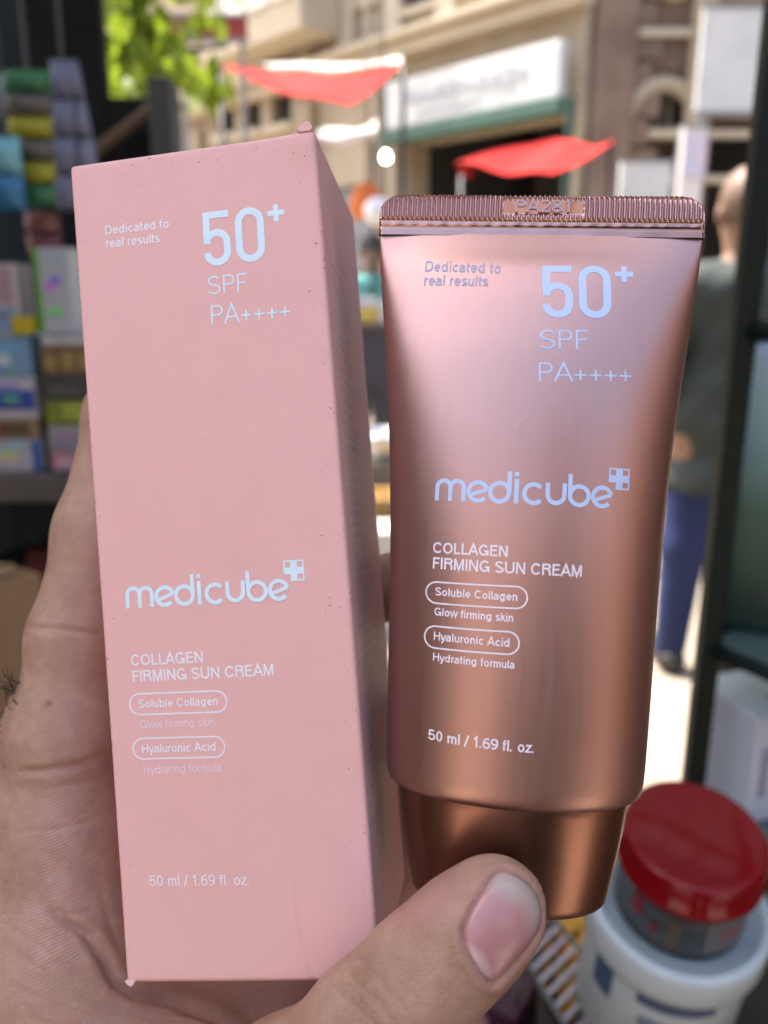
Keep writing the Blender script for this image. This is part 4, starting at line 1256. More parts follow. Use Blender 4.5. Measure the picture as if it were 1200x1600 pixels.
# --- red fabrics
M_RED = mat('red_canvas', (0.42, 0.007, 0.006), 0.85, trans=0.18, spec=.2, var=0.12, vscale=3)
M_RED_PALE = mat('sunlit_pale_red', (0.42, 0.012, 0.011), 0.8, trans=0.1, spec=.2, var=.1, vscale=3)  # red canvas, slightly paler: sunlight on its top put into the colour
M_WHITEC = mat('white_canvas', (0.50, 0.48, 0.46), 0.8, trans=0.2)
M_IRON = mat('dark_iron', (0.05, 0.05, 0.05), 0.5, 0.6)
def sheet(name, corners, material, parent, sag=.1, n=14, thick=.006, org=(0, 0, 0)):
    """bilinear sagging cloth with thickness; corners: 00, 10, 11, 01"""
    c = [np.array(p) - np.array(org) for p in corners]; V = []; F = []
    for s in (0, 1):
        for i in range(n + 1):
            for j in range(n + 1):
                u_, v_ = i / n, j / n
                p = c[0] * (1 - u_) * (1 - v_) + c[1] * u_ * (1 - v_) + c[2] * u_ * v_ + c[3] * (1 - u_) * v_
                p = p + np.array([0, 0, -sag * 4 * u_ * (1 - u_) * (.4 + .6 * v_) + .012 * math.sin(9 * u_ + 5 * v_) - s * thick]); V.append(p)
    m_ = (n + 1) ** 2
    for i in range(n):
        for j in range(n):
            q = (i * (n + 1) + j, (i + 1) * (n + 1) + j, (i + 1) * (n + 1) + j + 1, i * (n + 1) + j + 1); F.append(q); F.append(tuple(m_ + k for k in q[::-1]))
    rim = [i * (n + 1) for i in range(n + 1)] + [n * (n + 1) + j for j in range(1, n + 1)] + [i * (n + 1) + n for i in range(n - 1, -1, -1)] + [j for j in range(n - 1, 0, -1)]
    for k in range(len(rim)):
        a_, b_ = rim[k], rim[(k + 1) % len(rim)]; F.append((a_, b_, m_ + b_, m_ + a_))
    return mesh_np(name, V, F, material, parent, True)
t = thing('red_awning', 'red awning with a white back strip slung across the lane near the cream building', 'awning', at_z(480, 700, 0))
org = t.location
sheet('red_cloth', [at_y(344, 104, 5.6), at_y(545, 166, 4.4), at_y(628, 102, 6.0), at_y(415, 108, 6.6)], M_RED, t, .05, org=org)
sheet('white_strip', [at_y(418, 106, 6.65), at_y(632, 100, 6.05), at_y(626, 90, 6.6), at_y(405, 96, 7.0)], M_WHITEC, t, .03, org=org)
for (px, py, Y, px2) in ((344, 104, 5.6, 0), (630, 103, 6.05, 0)):
    p = at_y(px, py, Y); tube_obj('pole', [(p.x - org.x, p.y - org.y, 0 - org.z), (p.x - org.x, p.y - org.y, p.z - org.z)], .018, M_IRON, t)
t = thing('red_canopy', 'small sunlit red canopy stretched over the shop entrance', 'canopy', at_z(840, 640, 0))
org = t.location
sheet('red_cloth', [at_y(712, 254, 4.5), at_y(862, 273, 4.4), at_y(964, 221, 5.7), at_y(868, 213, 6.0)], M_RED_PALE, t, .03, org=org)
sheet('front_flap', [at_y(712, 257, 4.49), at_y(735, 262, 4.48), at_y(740, 276, 4.48), at_y(718, 270, 4.49)], M_RED, t, 0, 4, org=org)
for (px, py, Y) in ((722, 257, 4.5), (955, 224, 5.65)):
    p = at_y(px, py, Y); tube_obj('pole', [(p.x - org.x, p.y - org.y, -org.z), (p.x - org.x, p.y - org.y, p.z - org.z - .01)], .014, M_IRON, t)
t = thing('pale_awning', 'pale canvas awning over the grey shutters', 'awning', at_z(545, 640, 0)); org = t.location
sheet('cloth', [at_y(480, 222, 6.2), at_y(585, 215, 6.0), at_y(592, 186, 7.3), at_y(505, 196, 7.5)], M_WHITEC, t, .05, org=org)
for (px, py, Y) in ((484, 221, 6.2), (582, 215, 6.0)):
    p = at_y(px, py, Y); tube_obj('pole', [(p.x - org.x, p.y - org.y, -org.z), (p.x - org.x, p.y - org.y, p.z - org.z - .02)], .014, M_IRON, t)
t = board('red_signboard', 'dark red signboard hanging among the green leaves', 'sign', 268, 22, 385, 66, 4.2, mat('dark_red_paint', (.26, .03, .02), .6, var=.2, vscale=10), .03, legs=True, lw=.008)

# hanging bulb, lit
p = at_y(603, 245, 3.2)
t = thing('light_bulb', 'lit white bulb hanging on a cord in the lane', 'lamp', p)
lathe('glass', [(.0001, -.017), (.007, -.0155), (.012, -.011), (.014, -.004), (.0125, .004), (.0085, .011), (.0065, .017)], mat('bulb_glow', (1, 1, 1), .4, emit=(0.95, 1.0, 1.0), estr=14), t, 20)
lathe('socket', [(.0068, .0172), (.0075, .018), (.0075, .035), (.003, .04), (.0028, .041)], M_IRON, t, 16)
tube_obj('cord', [(0, 0, .041), (-.01, .01, .4), (-.03, .02, 1.2)], .003, M_IRON, t, 6)

# --- tree whose leaves hang in at the top left
M_LEAF = mat('leaf', (0.20, 0.27, 0.02), 0.55, trans=0.6, var=0.4, vscale=5)
M_BARK = mat('bark', (0.09, 0.065, 0.045), 0.9, var=.3, vscale=20, bump=.5, bscale=40)
tx, ty = -0.92, 2.75
tree = thing('street_tree', 'leafy street tree with bright yellow green leaves behind the dark stall', 'tree', (tx, ty, 0))
bm = bmesh.new()
tube_into(bm, [(0, 0, 0), (.02, .01, .8), (-.02, .02, 1.6), (.04, 0, 2.3), (.06, .02, 2.9)], [.06, .05, .045, .035, .02], 10)
for q in range(9):
    a_ = q * 2.4; z = 1.9 + q * .1
    tube_into(bm, [(.02, 0, z), (.2 * math.cos(a_), .2 * math.sin(a_), z + .15), (.45 * math.cos(a_), .4 * math.sin(a_), z + .18)], [.02, .013, .006], 6)
bm_obj('trunk', bm, M_BARK, tree, True)
V = []; F = []; rg = random.Random(21)
def leaf(c, s, rot):
    b = len(V)
    shape = [(0, 0, 0), (.28, .3, .04), (.34, .62, .02), (.18, .9, -.02), (0, 1.15, -.08), (-.18, .9, -.02), (-.34, .62, .02), (-.28, .3, .04)]
    for x, y, z in shape: V.append(c + rot @ Vector((x * s, y * s, z * s)))
    V.append(c + rot @ Vector((0, .55 * s, -.05 * s)))
    for k in range(8): F.append((b + 8, b + k, b + (k + 1) % 8))
clumps = []
while len(clumps) < 26:
    pz = rg.uniform(2.45, 3.3); pa = rg.uniform(0, 6.28); pr = rg.uniform(.05, .35)
    clumps.append((.12 + pr * math.cos(pa), pr * math.sin(pa) * .8, pz))
for px, py, Y in ((190, 20, 2.6), (215, 60, 2.5), (225, 115, 2.55), (225, 30, 2.7), (300, 118, 2.9), (325, 112, 3.0), (200, 85, 2.7), (322, -22, 3.0), (222, 128, 2.5), (180, -20, 2.6), (225, -30, 2.7), (245, 118, 2.7)):
    q = at_y(px, py, Y); clumps += [(q.x - tx, q.y - ty, q.z)]
for c in clumps:
    for k in range(17):
        cc = Vector(c) + Vector((rg.gauss(0, .045), rg.gauss(0, .05), rg.gauss(0, .04)))
        rot = Matrix.Rotation(rg.uniform(0, 6.28), 3, 'Z') @ Matrix.Rotation(rg.uniform(-1.9, -.6), 3, 'X') @ Matrix.Rotation(rg.uniform(-.6, .6), 3, 'Y')
        leaf(cc, rg.uniform(.06, .10), rot)
mesh_np('crown', V, F, M_LEAF, tree)

# ================================================================== dark stall on the left with stacked goods
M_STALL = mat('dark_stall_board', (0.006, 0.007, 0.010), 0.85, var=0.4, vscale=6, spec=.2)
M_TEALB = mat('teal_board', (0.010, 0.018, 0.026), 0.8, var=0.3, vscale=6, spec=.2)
M_PLANK = mat('grey_plank', (0.12, 0.11, 0.10), 0.7, var=0.25, vscale=15)
YS = 1.25
zsh = at_y(50, 742, YS).z
stall = thing('market_stall', 'dark wooden market stall with a grey plank shelf full of goods', 'stall', (-.9, 1.5, 0))
so = stall.location
def sl(x0, y0, z0, x1, y1, z1, nm, m, bv=.004):
    return box(nm, (x0 - so.x, y0 - so.y, z0), (x1 - so.x, y1 - so.y, z1), m, stall, bv)
edge_x = at_y(275, 180, 1.75).x
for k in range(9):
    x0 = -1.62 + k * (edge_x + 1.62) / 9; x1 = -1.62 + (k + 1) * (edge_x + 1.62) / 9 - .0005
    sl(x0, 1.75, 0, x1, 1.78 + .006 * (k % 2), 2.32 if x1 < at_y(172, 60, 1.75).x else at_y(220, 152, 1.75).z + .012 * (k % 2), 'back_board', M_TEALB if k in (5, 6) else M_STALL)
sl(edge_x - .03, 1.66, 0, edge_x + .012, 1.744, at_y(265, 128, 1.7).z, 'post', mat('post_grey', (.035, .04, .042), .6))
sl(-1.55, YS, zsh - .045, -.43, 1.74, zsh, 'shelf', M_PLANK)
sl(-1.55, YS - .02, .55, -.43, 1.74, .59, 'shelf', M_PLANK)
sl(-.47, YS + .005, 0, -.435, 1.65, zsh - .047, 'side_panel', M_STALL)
for k in range(8):  # unseen boards added left of frame to tone the tube's reflections
    sl(-1.02 - .006 * (k % 2), -1.0 + k * .28, 0, -1.0, -1.0 + k * .28 + .276, 1.9, 'unseen_side_board', mat('side_wood', (.16, .10, .065), .7, var=.2, vscale=9))
p0, p1 = at_y(178, 212, 1.7), at_y(252, 160, 1.7)
bm = bmesh.new(); tube_into(bm, [p0 - so + Vector((-.1, 0, -.07)), p1 - so + Vector((.0, 0, .0))], .013, 6); bm_obj('brace', bm, M_WOOD, stall)
zrail = 2.02
bm = bmesh.new(); tube_into(bm, [(-1.5 - so.x, 1.32 - so.y, zrail), (-.46 - so.x, 1.32 - so.y, zrail)], .008, 8); bm_obj('hanging_rail', bm, M_IRON, stall)
for x in (-1.5, -.47):
    bm = bmesh.new(); tube_into(bm, [(x - so.x, 1.32 - so.y, zrail), (x - so.x, 1.745 - so.y, zrail + .03)], .007, 6); bm_obj('rail_bracket', bm, M_IRON, stall)

def carton_box(label, x0, x1, z0, h, Y, depth, col, bands=(), group=None, rot=0.0, name='carton', cat='box'):
    """small retail carton: body, top flap, printed bands; x in metres, stands on z0"""
    t = thing(name, label, cat, ((x0 + x1) / 2, Y + depth / 2, z0), rot, group)
    w = (x1 - x0) / 2; d = depth / 2
    rq = random.Random(label); col = tuple(c * .8 for c in col)
    m = mat('board_%.2f_%.2f_%.2f' % col, col, .5, var=.05, vscale=30)
    box('body', (-w, -d, 0), (w, d, h), m, t, .0015)
    box('flap', (-w + .001, -d + .001, h + .0003), (w - .001, d - .001, h + .0012), m, t)
    for (u0, u1, v0, v1, c) in bands:
        box('printed_band', (-w + 2 * w * u0, -d - .0012, h * v0), (-w + 2 * w * u1, -d - .0002, h * v1), mat('print_%.2f_%.2f_%.2f' % c, c, .5), t)
    for k in range(3):
        u0 = rq.uniform(.05, .5); v0 = rq.uniform(.1, .85); c = tuple(min(.8, max(.02, q * rq.choice((.35, 1.7)))) for q in col)
        box('printed_line', (-w + 2 * w * u0, -d - .0022, h * v0), (-w + 2 * w * min(.97, u0 + rq.uniform(.2, .45)), -d - .0014, h * min(.97, v0 + .07)), mat('print_%.2f_%.2f_%.2f' % c, c, .5), t)
    return t
def pxs(x0, x1, Y, py=600): return at_y(x0, py, Y).x, at_y(x1, py, Y).x
# left pile
W_, BL, LB, TAN = (.62, .62, .66), (.02, .07, .38), (.22, .42, .62), (.34, .24, .14)
x0, x1 = pxs(-38, 44, YS); z = zsh + .001
pile = [((.55, .57, .66), .050, ((.82, .99, .02, .98, (.02, .12, .42)), (.1, .6, .25, .65, (.50, .50, .44))), 'white carton with a deep blue end, bottom of the stack on the stall shelf'),
        (TAN, .030, ((.2, .8, .2, .8, (.10, .06, .04)),), 'tan carton with a dark brown patch in the stack on the stall shelf'),
        (W_, .062, ((.02, .98, .22, .72, BL),), 'white carton with a broad royal blue stripe in the stack on the stall shelf'),
        (LB, .060, ((.05, .6, .3, .6, (.5, .62, .70)),), 'light blue carton on top of the blue striped white carton')]
for c, h, b, lab in pile:
    carton_box(lab, x0, x1, z, h, YS + .02, .14, c, b, 'cartons stacked on the stall shelf'); z += h + .002
zl = z
carton_box('white and mauve upright carton above the light blue carton', x0, x0 + .068, zl, .105, YS + .03, .05, (.58, .54, .56), ((.1, .9, .05, .4, (.20, .32, .52)), (.55, .85, .45, .95, (.35, .24, .30))), 'cartons stacked on the stall shelf')
# right pile
x0, x1 = pxs(58, 150, YS); z = zsh + .001
pile = [((.55, .25, .34), .030, ((.1, .5, .2, .8, (.62, .40, .48)),), 'pink carton at the bottom of the pile beside the hand'),
        ((.42, .43, .44), .040, ((.1, .7, .3, .6, (.30, .31, .32)),), 'grey white carton just above the pink carton'),
        ((.24, .32, .04), .036, ((.3, .7, .3, .9, (.45, .55, .08)),), 'lime green carton under the dark grey carton'),
        ((.07, .07, .075), .038, ((.1, .6, .3, .5, (.12, .12, .12)),), 'dark grey carton between the lime and brown cartons'),
        ((.20, .13, .06), .042, ((.08, .28, .2, .8, (.36, .25, .10)), (.38, .58, .2, .8, (.36, .25, .10)), (.68, .88, .2, .8, (.36, .25, .10))), 'brown carton printed with tan discs above the dark grey carton')]
for c, h, b, lab in pile:
    carton_box(lab, x0, x1, z, h, YS + .02, .14, c, b, 'cartons stacked on the stall shelf'); z += h + .002
carton_box('thin white carton lying on the brown disc carton', x0 + .004, x1, z, .014, YS + .02, .13, (.60, .62, .64), (), 'cartons stacked on the stall shelf'); z += .017
gx0, gx1 = pxs(32, 58, YS)
carton_box('narrow white carton with a leaf green edge standing on the pile', gx0 + .026, gx1 + .055, z, .125, YS + .03, .05, (.50, .56, .62), ((.0, .16, .0, 1.0, (.14, .36, .06)), (.3, .9, .85, .95, (.36, .44, .52))), 'cartons stacked on the stall shelf')
yx0, yx1 = pxs(20, 57, YS)
carton_box('bright yellow flat carton wedged between the two piles', yx0 + .001, yx1 - .002, zl + .003 + .0, .026, YS + .015, .014, (.62, .55, .02), (), 'cartons stacked on the stall shelf')
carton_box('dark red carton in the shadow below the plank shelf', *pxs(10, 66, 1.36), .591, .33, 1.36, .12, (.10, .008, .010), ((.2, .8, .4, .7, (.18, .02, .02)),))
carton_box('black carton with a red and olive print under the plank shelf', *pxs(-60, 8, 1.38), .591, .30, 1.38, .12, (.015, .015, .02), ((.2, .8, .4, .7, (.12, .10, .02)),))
carton_box('small crimson carton at the end of the lower shelf', *pxs(52, 84, 1.33, 900), .591, .24, 1.30, .10, (.30, .015, .03), ((.0, .5, .7, .95, (.16, .14, .03)),))

# hanging sachet strips, each sachet a pillow
def sachet_strip(label, px, py_top, py_bot, wpx, n, Y, cols, lean=0.0, group=None):
    top = at_y(px, py_top, Y); bot = at_y(px, py_bot, Y); L = top.z - bot.z; w = wpx * (Y * 1.03) / FPX
    t = thing('sachet_strip', label, 'sachets', bot, 0, group)
    h = L / n
    for k in range(n):
        V = []; F = []; N_ = 8
        for s in (-1, 1):
            for i in range(N_ + 1):
                for j in range(N_ + 1):
                    u_, v_ = i / N_, j / N_
                    puff = .009 * (16 * u_ * (1 - u_) * v_ * (1 - v_)) ** .5
                    V.append(((u_ - .5) * w + lean * (h * (k + v_)), s * puff, h * (k + .02 + .96 * v_)))
        m_ = (N_ + 1) ** 2
        for i in range(N_):
            for j in range(N_):
                q = (i * (N_ + 1) + j, (i + 1) * (N_ + 1) + j, (i + 1) * (N_ + 1) + j + 1, i * (N_ + 1) + j + 1); F.append(q); F.append(tuple(m_ + z_ for z_ in q[::-1]))
        c = cols[k % len(cols)]
        mesh_np('sachet', V, F, mat('foil_%.2f_%.2f_%.2f' % c, c, .32, .25), t, True)
    bm = bmesh.new(); tube_into(bm, [(lean * L, 0, L * .99), (lean * L, .01, max(L + .02, zrail - bot.z))], .0015, 5); bm_obj('string', bm, M_IRON, t)
    return t
GR, YE, DK = (.03, .16, .07), (.30, .30, .02), (.10, .10, .09)
sachet_strip('green and yellow hanging strip of sachets beside the blue packs', 62, 108, 322, 66, 6, 1.30, [GR, YE, DK, YE, DK, GR])
sachet_strip('long blue grey foil sachet strip hanging in front of the dark stall', 106, 92, 330, 30, 4, 1.29, [(.13, .15, .24)], .05)
sachet_strip('wider silvery blue foil sachet strip hanging nearest the leafy tree', 146, 92, 330, 40, 4, 1.31, [(.16, .18, .27)], -.12)
sachet_strip('bright blue hanging packs with pale cyan fronts at the stall edge', 14, 212, 330, 52, 2, 1.27, [(.03, .16, .34), (.16, .42, .52)])
sachet_strip('dusky pink hanging packets below the green and yellow strip', 72, 330, 400, 50, 2, 1.34, [(.16, .05, .07), (.20, .09, .09)])
sachet_strip('plain grey hanging pack high at the stall edge', 10, 112, 188, 46, 1, 1.33, [(.20, .22, .26)])

# brown cardboard roll leaning at the lower left
p_t, p_b = at_y(-20, 905, .86), at_y(20, 1500, .80)
t = thing('cardboard_roll', 'brown cardboard roll leaning against the front of the stall', 'roll', (p_b.x + .03, p_b.y, 0))
o = t.location; d_ = (p_t - p_b); pe = p_b - d_ * (p_b.z / d_.z)
bm = bmesh.new(); tube_into(bm, [Vector((pe.x, pe.y, .0)) - o, p_b - o, p_t - o, p_t - o + d_.normalized() * .004], [.055, .055, .055, .045], 24); bm_obj('paper_layers', bm, mat('kraft', (.26, .145, .065), .8, var=.12, vscale=20), t, True)
bm = bmesh.new(); tube_into(bm, [p_t - o + d_.normalized() * .0045, p_t - o + d_.normalized() * .012], .03, 20); bm_obj('core', bm, mat('kraft_core', (.34, .22, .11), .8), t, True)

# ================================================================== right: rack, cartons, jars, counter
M_RACK = mat('black_green_steel', (0.004, 0.012, 0.010), 0.5, 0.0, spec=.25)
rack = thing('display_rack', 'black green steel display rack with shelves beside the street', 'rack', (.257, .60, 0))
ro = rack.location
zs1, zs2 = at_y(1100, 1012, .6).z, at_y(1090, 1262, .62).z
for (x, y) in ((.257, .60), (.60, .60), (.60, .86), (.48, .86)):
    box('post', (x - .008 - ro.x, y - .008 - ro.y, 0), (x + .008 - ro.x, y + .008 - ro.y, 1.75), M_RACK, rack, .002)
zs0 = at_y(1180, 517, .6).z
for z in (zs1, zs2, zs0):
    bm = bmesh.new()
    pA, pB, pC, pD = Vector((.257, .60, z)), Vector((.300, .530, z)), Vector((.60, .53, z)), Vector((.60, .86, z))
    for a_, b_ in ((pA, pB), (pB, pC), (pC, pD), (pD, Vector((.48, .86, z))), (Vector((.48, .86, z)), pA)): tube_into(bm, [a_ - ro, b_ - ro], .0065, 8)
    bm_obj('shelf_rail', bm, M_RACK, rack, True)
    V = [Vector(v) - ro for v in ((.262, .60, z), (.302, .535, z), (.595, .535, z), (.595, .855, z), (.485, .855, z))]
    bm = bmesh.new(); f = bm.faces.new([bm.verts.new(v) for v in V]); r_ = bmesh.ops.extrude_face_region(bm, geom=[f])
    bmesh.ops.translate(bm, vec=(0, 0, .004), verts=[v for v in r_['geom'] if isinstance(v, bmesh.types.BMVert)])
    if z != zs0: bm_obj('glass_shelf', bm, mat('shelf_glass', (.10, .16, .15), .15), rack)
    else: bm.free()
def gradient_mat():
    m = bpy.data.materials.new('fading_green_print'); m.use_nodes = True
    nt = m.node_tree; p = nt.nodes['Principled BSDF']; tc = nt.nodes.new('ShaderNodeTexCoord'); s = nt.nodes.new('ShaderNodeSeparateXYZ')
    nt.links.new(tc.outputs['Object'], s.inputs[0]); r_ = nt.nodes.new('ShaderNodeMapRange'); r_.inputs[2].default_value = .27; nt.links.new(s.outputs[2], r_.inputs[0])
    cr = nt.nodes.new('ShaderNodeValToRGB'); nt.links.new(r_.outputs[0], cr.inputs[0]); e = cr.color_ramp.elements
    e[0].position = .1; e[0].color = (.015, .045, .035, 1); e[1].position = .98; e[1].color = (.60, .76, 1.0, 1)
    k = e.new(.38); k.color = (.03, .11, .08, 1); k = e.new(.68); k.color = (.24, .44, .48, 1)
    nt.links.new(cr.outputs[0], p.inputs['Base Color']); p.inputs['Roughness'].default_value = .35
    return m
tl = at_y(1176, 545, .62); br = at_y(1118, 1000, .62)
t = thing('tall_carton', 'tall carton fading from pale blue down to dark green on the steel rack', 'box', (.272 + .050, .612 - .006, zs1 + .0045), R(-24))
box('body', (-.054, 0, 0), (.09, .05, tl.z - zs1), gradient_mat(), t, .006)
box('spine', (-.0565, .001, .004), (-.0545, .049, tl.z - zs1 - .008), mat('pale_blue_spine', (.46, .56, .66), .4), t)
box('lid', (-.052, .002, tl.z - zs1 + .0005), (.088, .048, tl.z - zs1 + .003), mat('pale_blue_lid', (.42, .52, .68), .4), t, .001)
# two white cartons on the lower shelf
for i, (x, y, lab) in enumerate(((.318, .625, 'white carton with grey print on the lower rack shelf next to the post'), (.382, .60, 'white carton with grey print on the lower rack shelf away from the post'))):
    h_ = at_y(1098, 1115, .60).z - zs2 - .005
    t = thing('white_carton', lab, 'box', (x, y, zs2 + .0045), R(18), 'white cartons on the lower rack shelf')
    mW = mat('cool_white_board', (.72, .80, .90), .5, var=.03)
    box('body', (-.029, -.028, 0), (.029, .05, h_), mW, t, .0015)
    box('flap', (-.027, -.026, h_ + .0003), (.027, .048, h_ + .0015), mat('cool_white_flap', (.66, .84, .92), .45), t)
    for k in range(3): box('printed_line', (-.02 + k * .015, -.0292, h_ * .25), (-.013 + k * .015, -.0282, h_ * (.72 - .08 * k)), mat('mauve_print', (.36, .36, .48), .6), t)
    box('sticker', (.004, -.008, h_ + .0017), (.014, 0, h_ + .002), mat('orange_sticker', (.55, .20, .08), .5), t)

# counter, jars, wire tray
ZC = 0.80
counter = thing('counter', 'low dark counter under the jars and the wire tray', 'counter', (.20, .47, 0))
box('top', (-.32, -.17, ZC - .03), (.20, .20, ZC), mat('dark_counter', (.03, .026, .022), .6, var=.3, vscale=20), counter, .004)
for sx in (-.30, .17):
    for sy in (-.15, .17): box('leg', (sx - .015, sy - .015, 0), (sx + .015, sy + .015, ZC - .031), M_STALL, counter, .002)
jy = .402
lidc = at_y(1087, 1300, jy); jx = lidc.x
M_REDG = mat('glossy_red_lid', (0.22, 0.0015, 0.006), 0.12, spec=.4)
M_TUB = mat('pale_tub', (0.62, 0.75, 0.82), 0.25)
TILT = R(14); ua = Vector((0, -math.sin(TILT), math.cos(TILT)))
hj = .062; hT = .105
jar_base = lidc - ua * hj; tub_base = jar_base - ua * (hT - .0055)
t = thing('white_tub', 'wide pale blue white plastic tub under the red lidded jar', 'tub', tub_base); t.rotation_euler = (TILT, 0, 0)
wz = tub_base.z - ZC
M_w = Matrix.Translation(tub_base - counter.location - ua * .001) @ Matrix.Rotation(TILT, 4, 'X')
V = []
for x_ in (-.040, .040):
    for y_ in (-.035, .035):
        q = M_w @ Vector((x_, y_, 0)); V += [q, Vector((q.x, q.y, ZC + .0005))]
mesh_np('sloping_stand', V, [(0, 4, 6, 2), (1, 3, 7, 5), (0, 2, 3, 1), (4, 5, 7, 6), (0, 1, 5, 4), (2, 6, 7, 3)], M_PLANK, counter)

lathe('body', [(.0001, 0), (.046, 0), (.049, .004), (.049, hT - .028)], M_TUB, t, 64)
lathe('lid', [(.049, hT - .027), (.0525, hT - .026), (.0535, hT - .022), (.0535, hT - .004), (.0525, hT - .0005), (.050, hT), (.047, hT - .001), (.0455, hT - .006), (.0001, hT - .006)], M_TUB, t, 64)
for (a0, a1, z0, z1, c) in ((196, 214, .45, .72, (.06, .12, .24)), (232, 285, .62, .74, (.10, .14, .26)), (236, 280, .42, .52, (.20, .26, .36))):
    V = []; F = []
    for k in range(9):
        a_ = R(a0 + (a1 - a0) * k / 8)
        for zz in (z0, z1): V.append((.0494 * math.cos(a_), .0494 * math.sin(a_), hT * zz))
    for k in range(8): F.append((2 * k, 2 * k + 2, 2 * k + 3, 2 * k + 1))
    mesh_np('printed_label', V, F, mat('tubprint_%.2f' % c[2], c, .4), t, True)
t = thing('red_lid_jar', 'squat dark metallic jar with a glossy crimson lid on the white tub', 'jar', jar_base); t.rotation_euler = (TILT, 0, 0)
lathe('body', [(.0001, 0), (.036, 0), (.0375, .002), (.0375, hj - .022)], mat('dark_foil', (.05, .055, .06), .18, .7, color2=(.16, .15, .13), vscale=25), t, 64)
lathe('lid', [(.0375, hj - .024), (.0405, hj - .0235), (.0418, hj - .021), (.0418, hj - .017), (.0402, hj - .015), (.0402, hj - .0045), (.0392, hj - .0015), (.036, hj), (.0345, hj - .0008), (.0001, hj - .0004)], M_REDG, t, 72)
for (a0, a1, z0, z1, c) in ((205, 216, .30, .52, (.25, .01, .02)), (226, 231, .2, .34, (.20, .01, .02)), (284, 312, .30, .40, (.25, .03, .05)), (270, 318, .12, .55, (.12, .13, .14)), (240, 250, .08, .5, (.09, .07, .05))):
    V = []; F = []
    for k in range(9):
        a_ = R(a0 + (a1 - a0) * k / 8)
        for zz in (z0, z1): V.append((.0379 * math.cos(a_), .0379 * math.sin(a_), hj * zz))
    for k in range(8): F.append((2 * k, 2 * k + 2, 2 * k + 3, 2 * k + 1))
    mesh_np('printed_label', V, F, mat('jarprint_%.2f_%.2f' % c[:2], c, .4), t, True)

ZT = .885
tA, tB, tC, tD = [at_z(x, y, ZT) for x, y in ((812, 1492), (915, 1650), (985, 1580), (868, 1438))]
tray = thing('wire_tray', 'slatted pale metal tray with a grey rim beside the white tub', 'tray', ((tA.x + tC.x) / 2, (tA.y + tC.y) / 2, ZC))
o = tray.location
M_SLAT = mat('pale_metal_slat', (.50, .48, .58), .4, .3, var=.15, vscale=60)
M_RIM = mat('grey_metal_rim', (.20, .21, .21), .4, .6)
bm = bmesh.new()
for a_, b_ in ((tA, tB), (tB, tC), (tC, tD), (tD, tA)): tube_into(bm, [a_ - o, b_ - o], .0022, 8)
bm_obj('rim', bm, M_RIM, tray, True)
for q in (tA, tB, tC, tD):
    bm = bmesh.new(); tube_into(bm, [Vector((q.x, q.y, ZC)) - o, q - o], .002, 8); bm_obj('leg', bm, M_RIM, tray, True)
NS = 8
for k in range(NS):
    t0 = (k + .5) / NS
    s = tD.lerp(tC, t0); e = tA.lerp(tB, t0)
    # slats run roughly across the tray
    dv = (e - s); n_ = Vector((-dv.y, dv.x, 0)).normalized() * .0017
    V = []
    for zz in (0.001, -.0015):
        for p in (s - n_, s + n_, e + n_, e - n_): V.append(p - o + Vector((0, 0, zz)))
    mesh_np('slat', V, [(0, 1, 2, 3), (7, 6, 5, 4), (0, 4, 5, 1), (1, 5, 6, 2), (2, 6, 7, 3), (3, 7, 4, 0)], M_SLAT, tray)
# goods around the tray
for i, (px, py, c, lab) in enumerate(((893, 1462, (.80, .40, .035), 'bright orange yellow carton behind the slatted tray, farther from the tub'), (922, 1502, (.82, .43, .04), 'bright orange yellow carton between the slatted tray and the white tub'))):
    p = at_z(px, py, .862)
    carton_box(lab, p.x - .0135, p.x + .0135, ZC + .0005, .061, p.y - .0, .030, c, ((.2, .8, .3, .7, (.75, .55, .2)),), 'orange yellow cartons by the tray', rot=R(-32))
p = at_z(800, 1565, .84)
carton_box('dark plum carton on the counter beside the slatted tray', p.x - .03, p.x + .016, ZC + .0005, .04, p.y - .01, .045, (.06, .010, .035), ((.3, .5, .2, .8, (.45, .20, .22)),), rot=R(-32))
p = at_z(765, 1600, .82)
carton_box('pale mint carton on the counter below the thumb', p.x - .03, p.x + .012, ZC + .0005, .02, p.y - .012, .04, (.42, .52, .50), ((.3, .6, .2, .8, (.30, .30, .50)),), rot=R(-32))

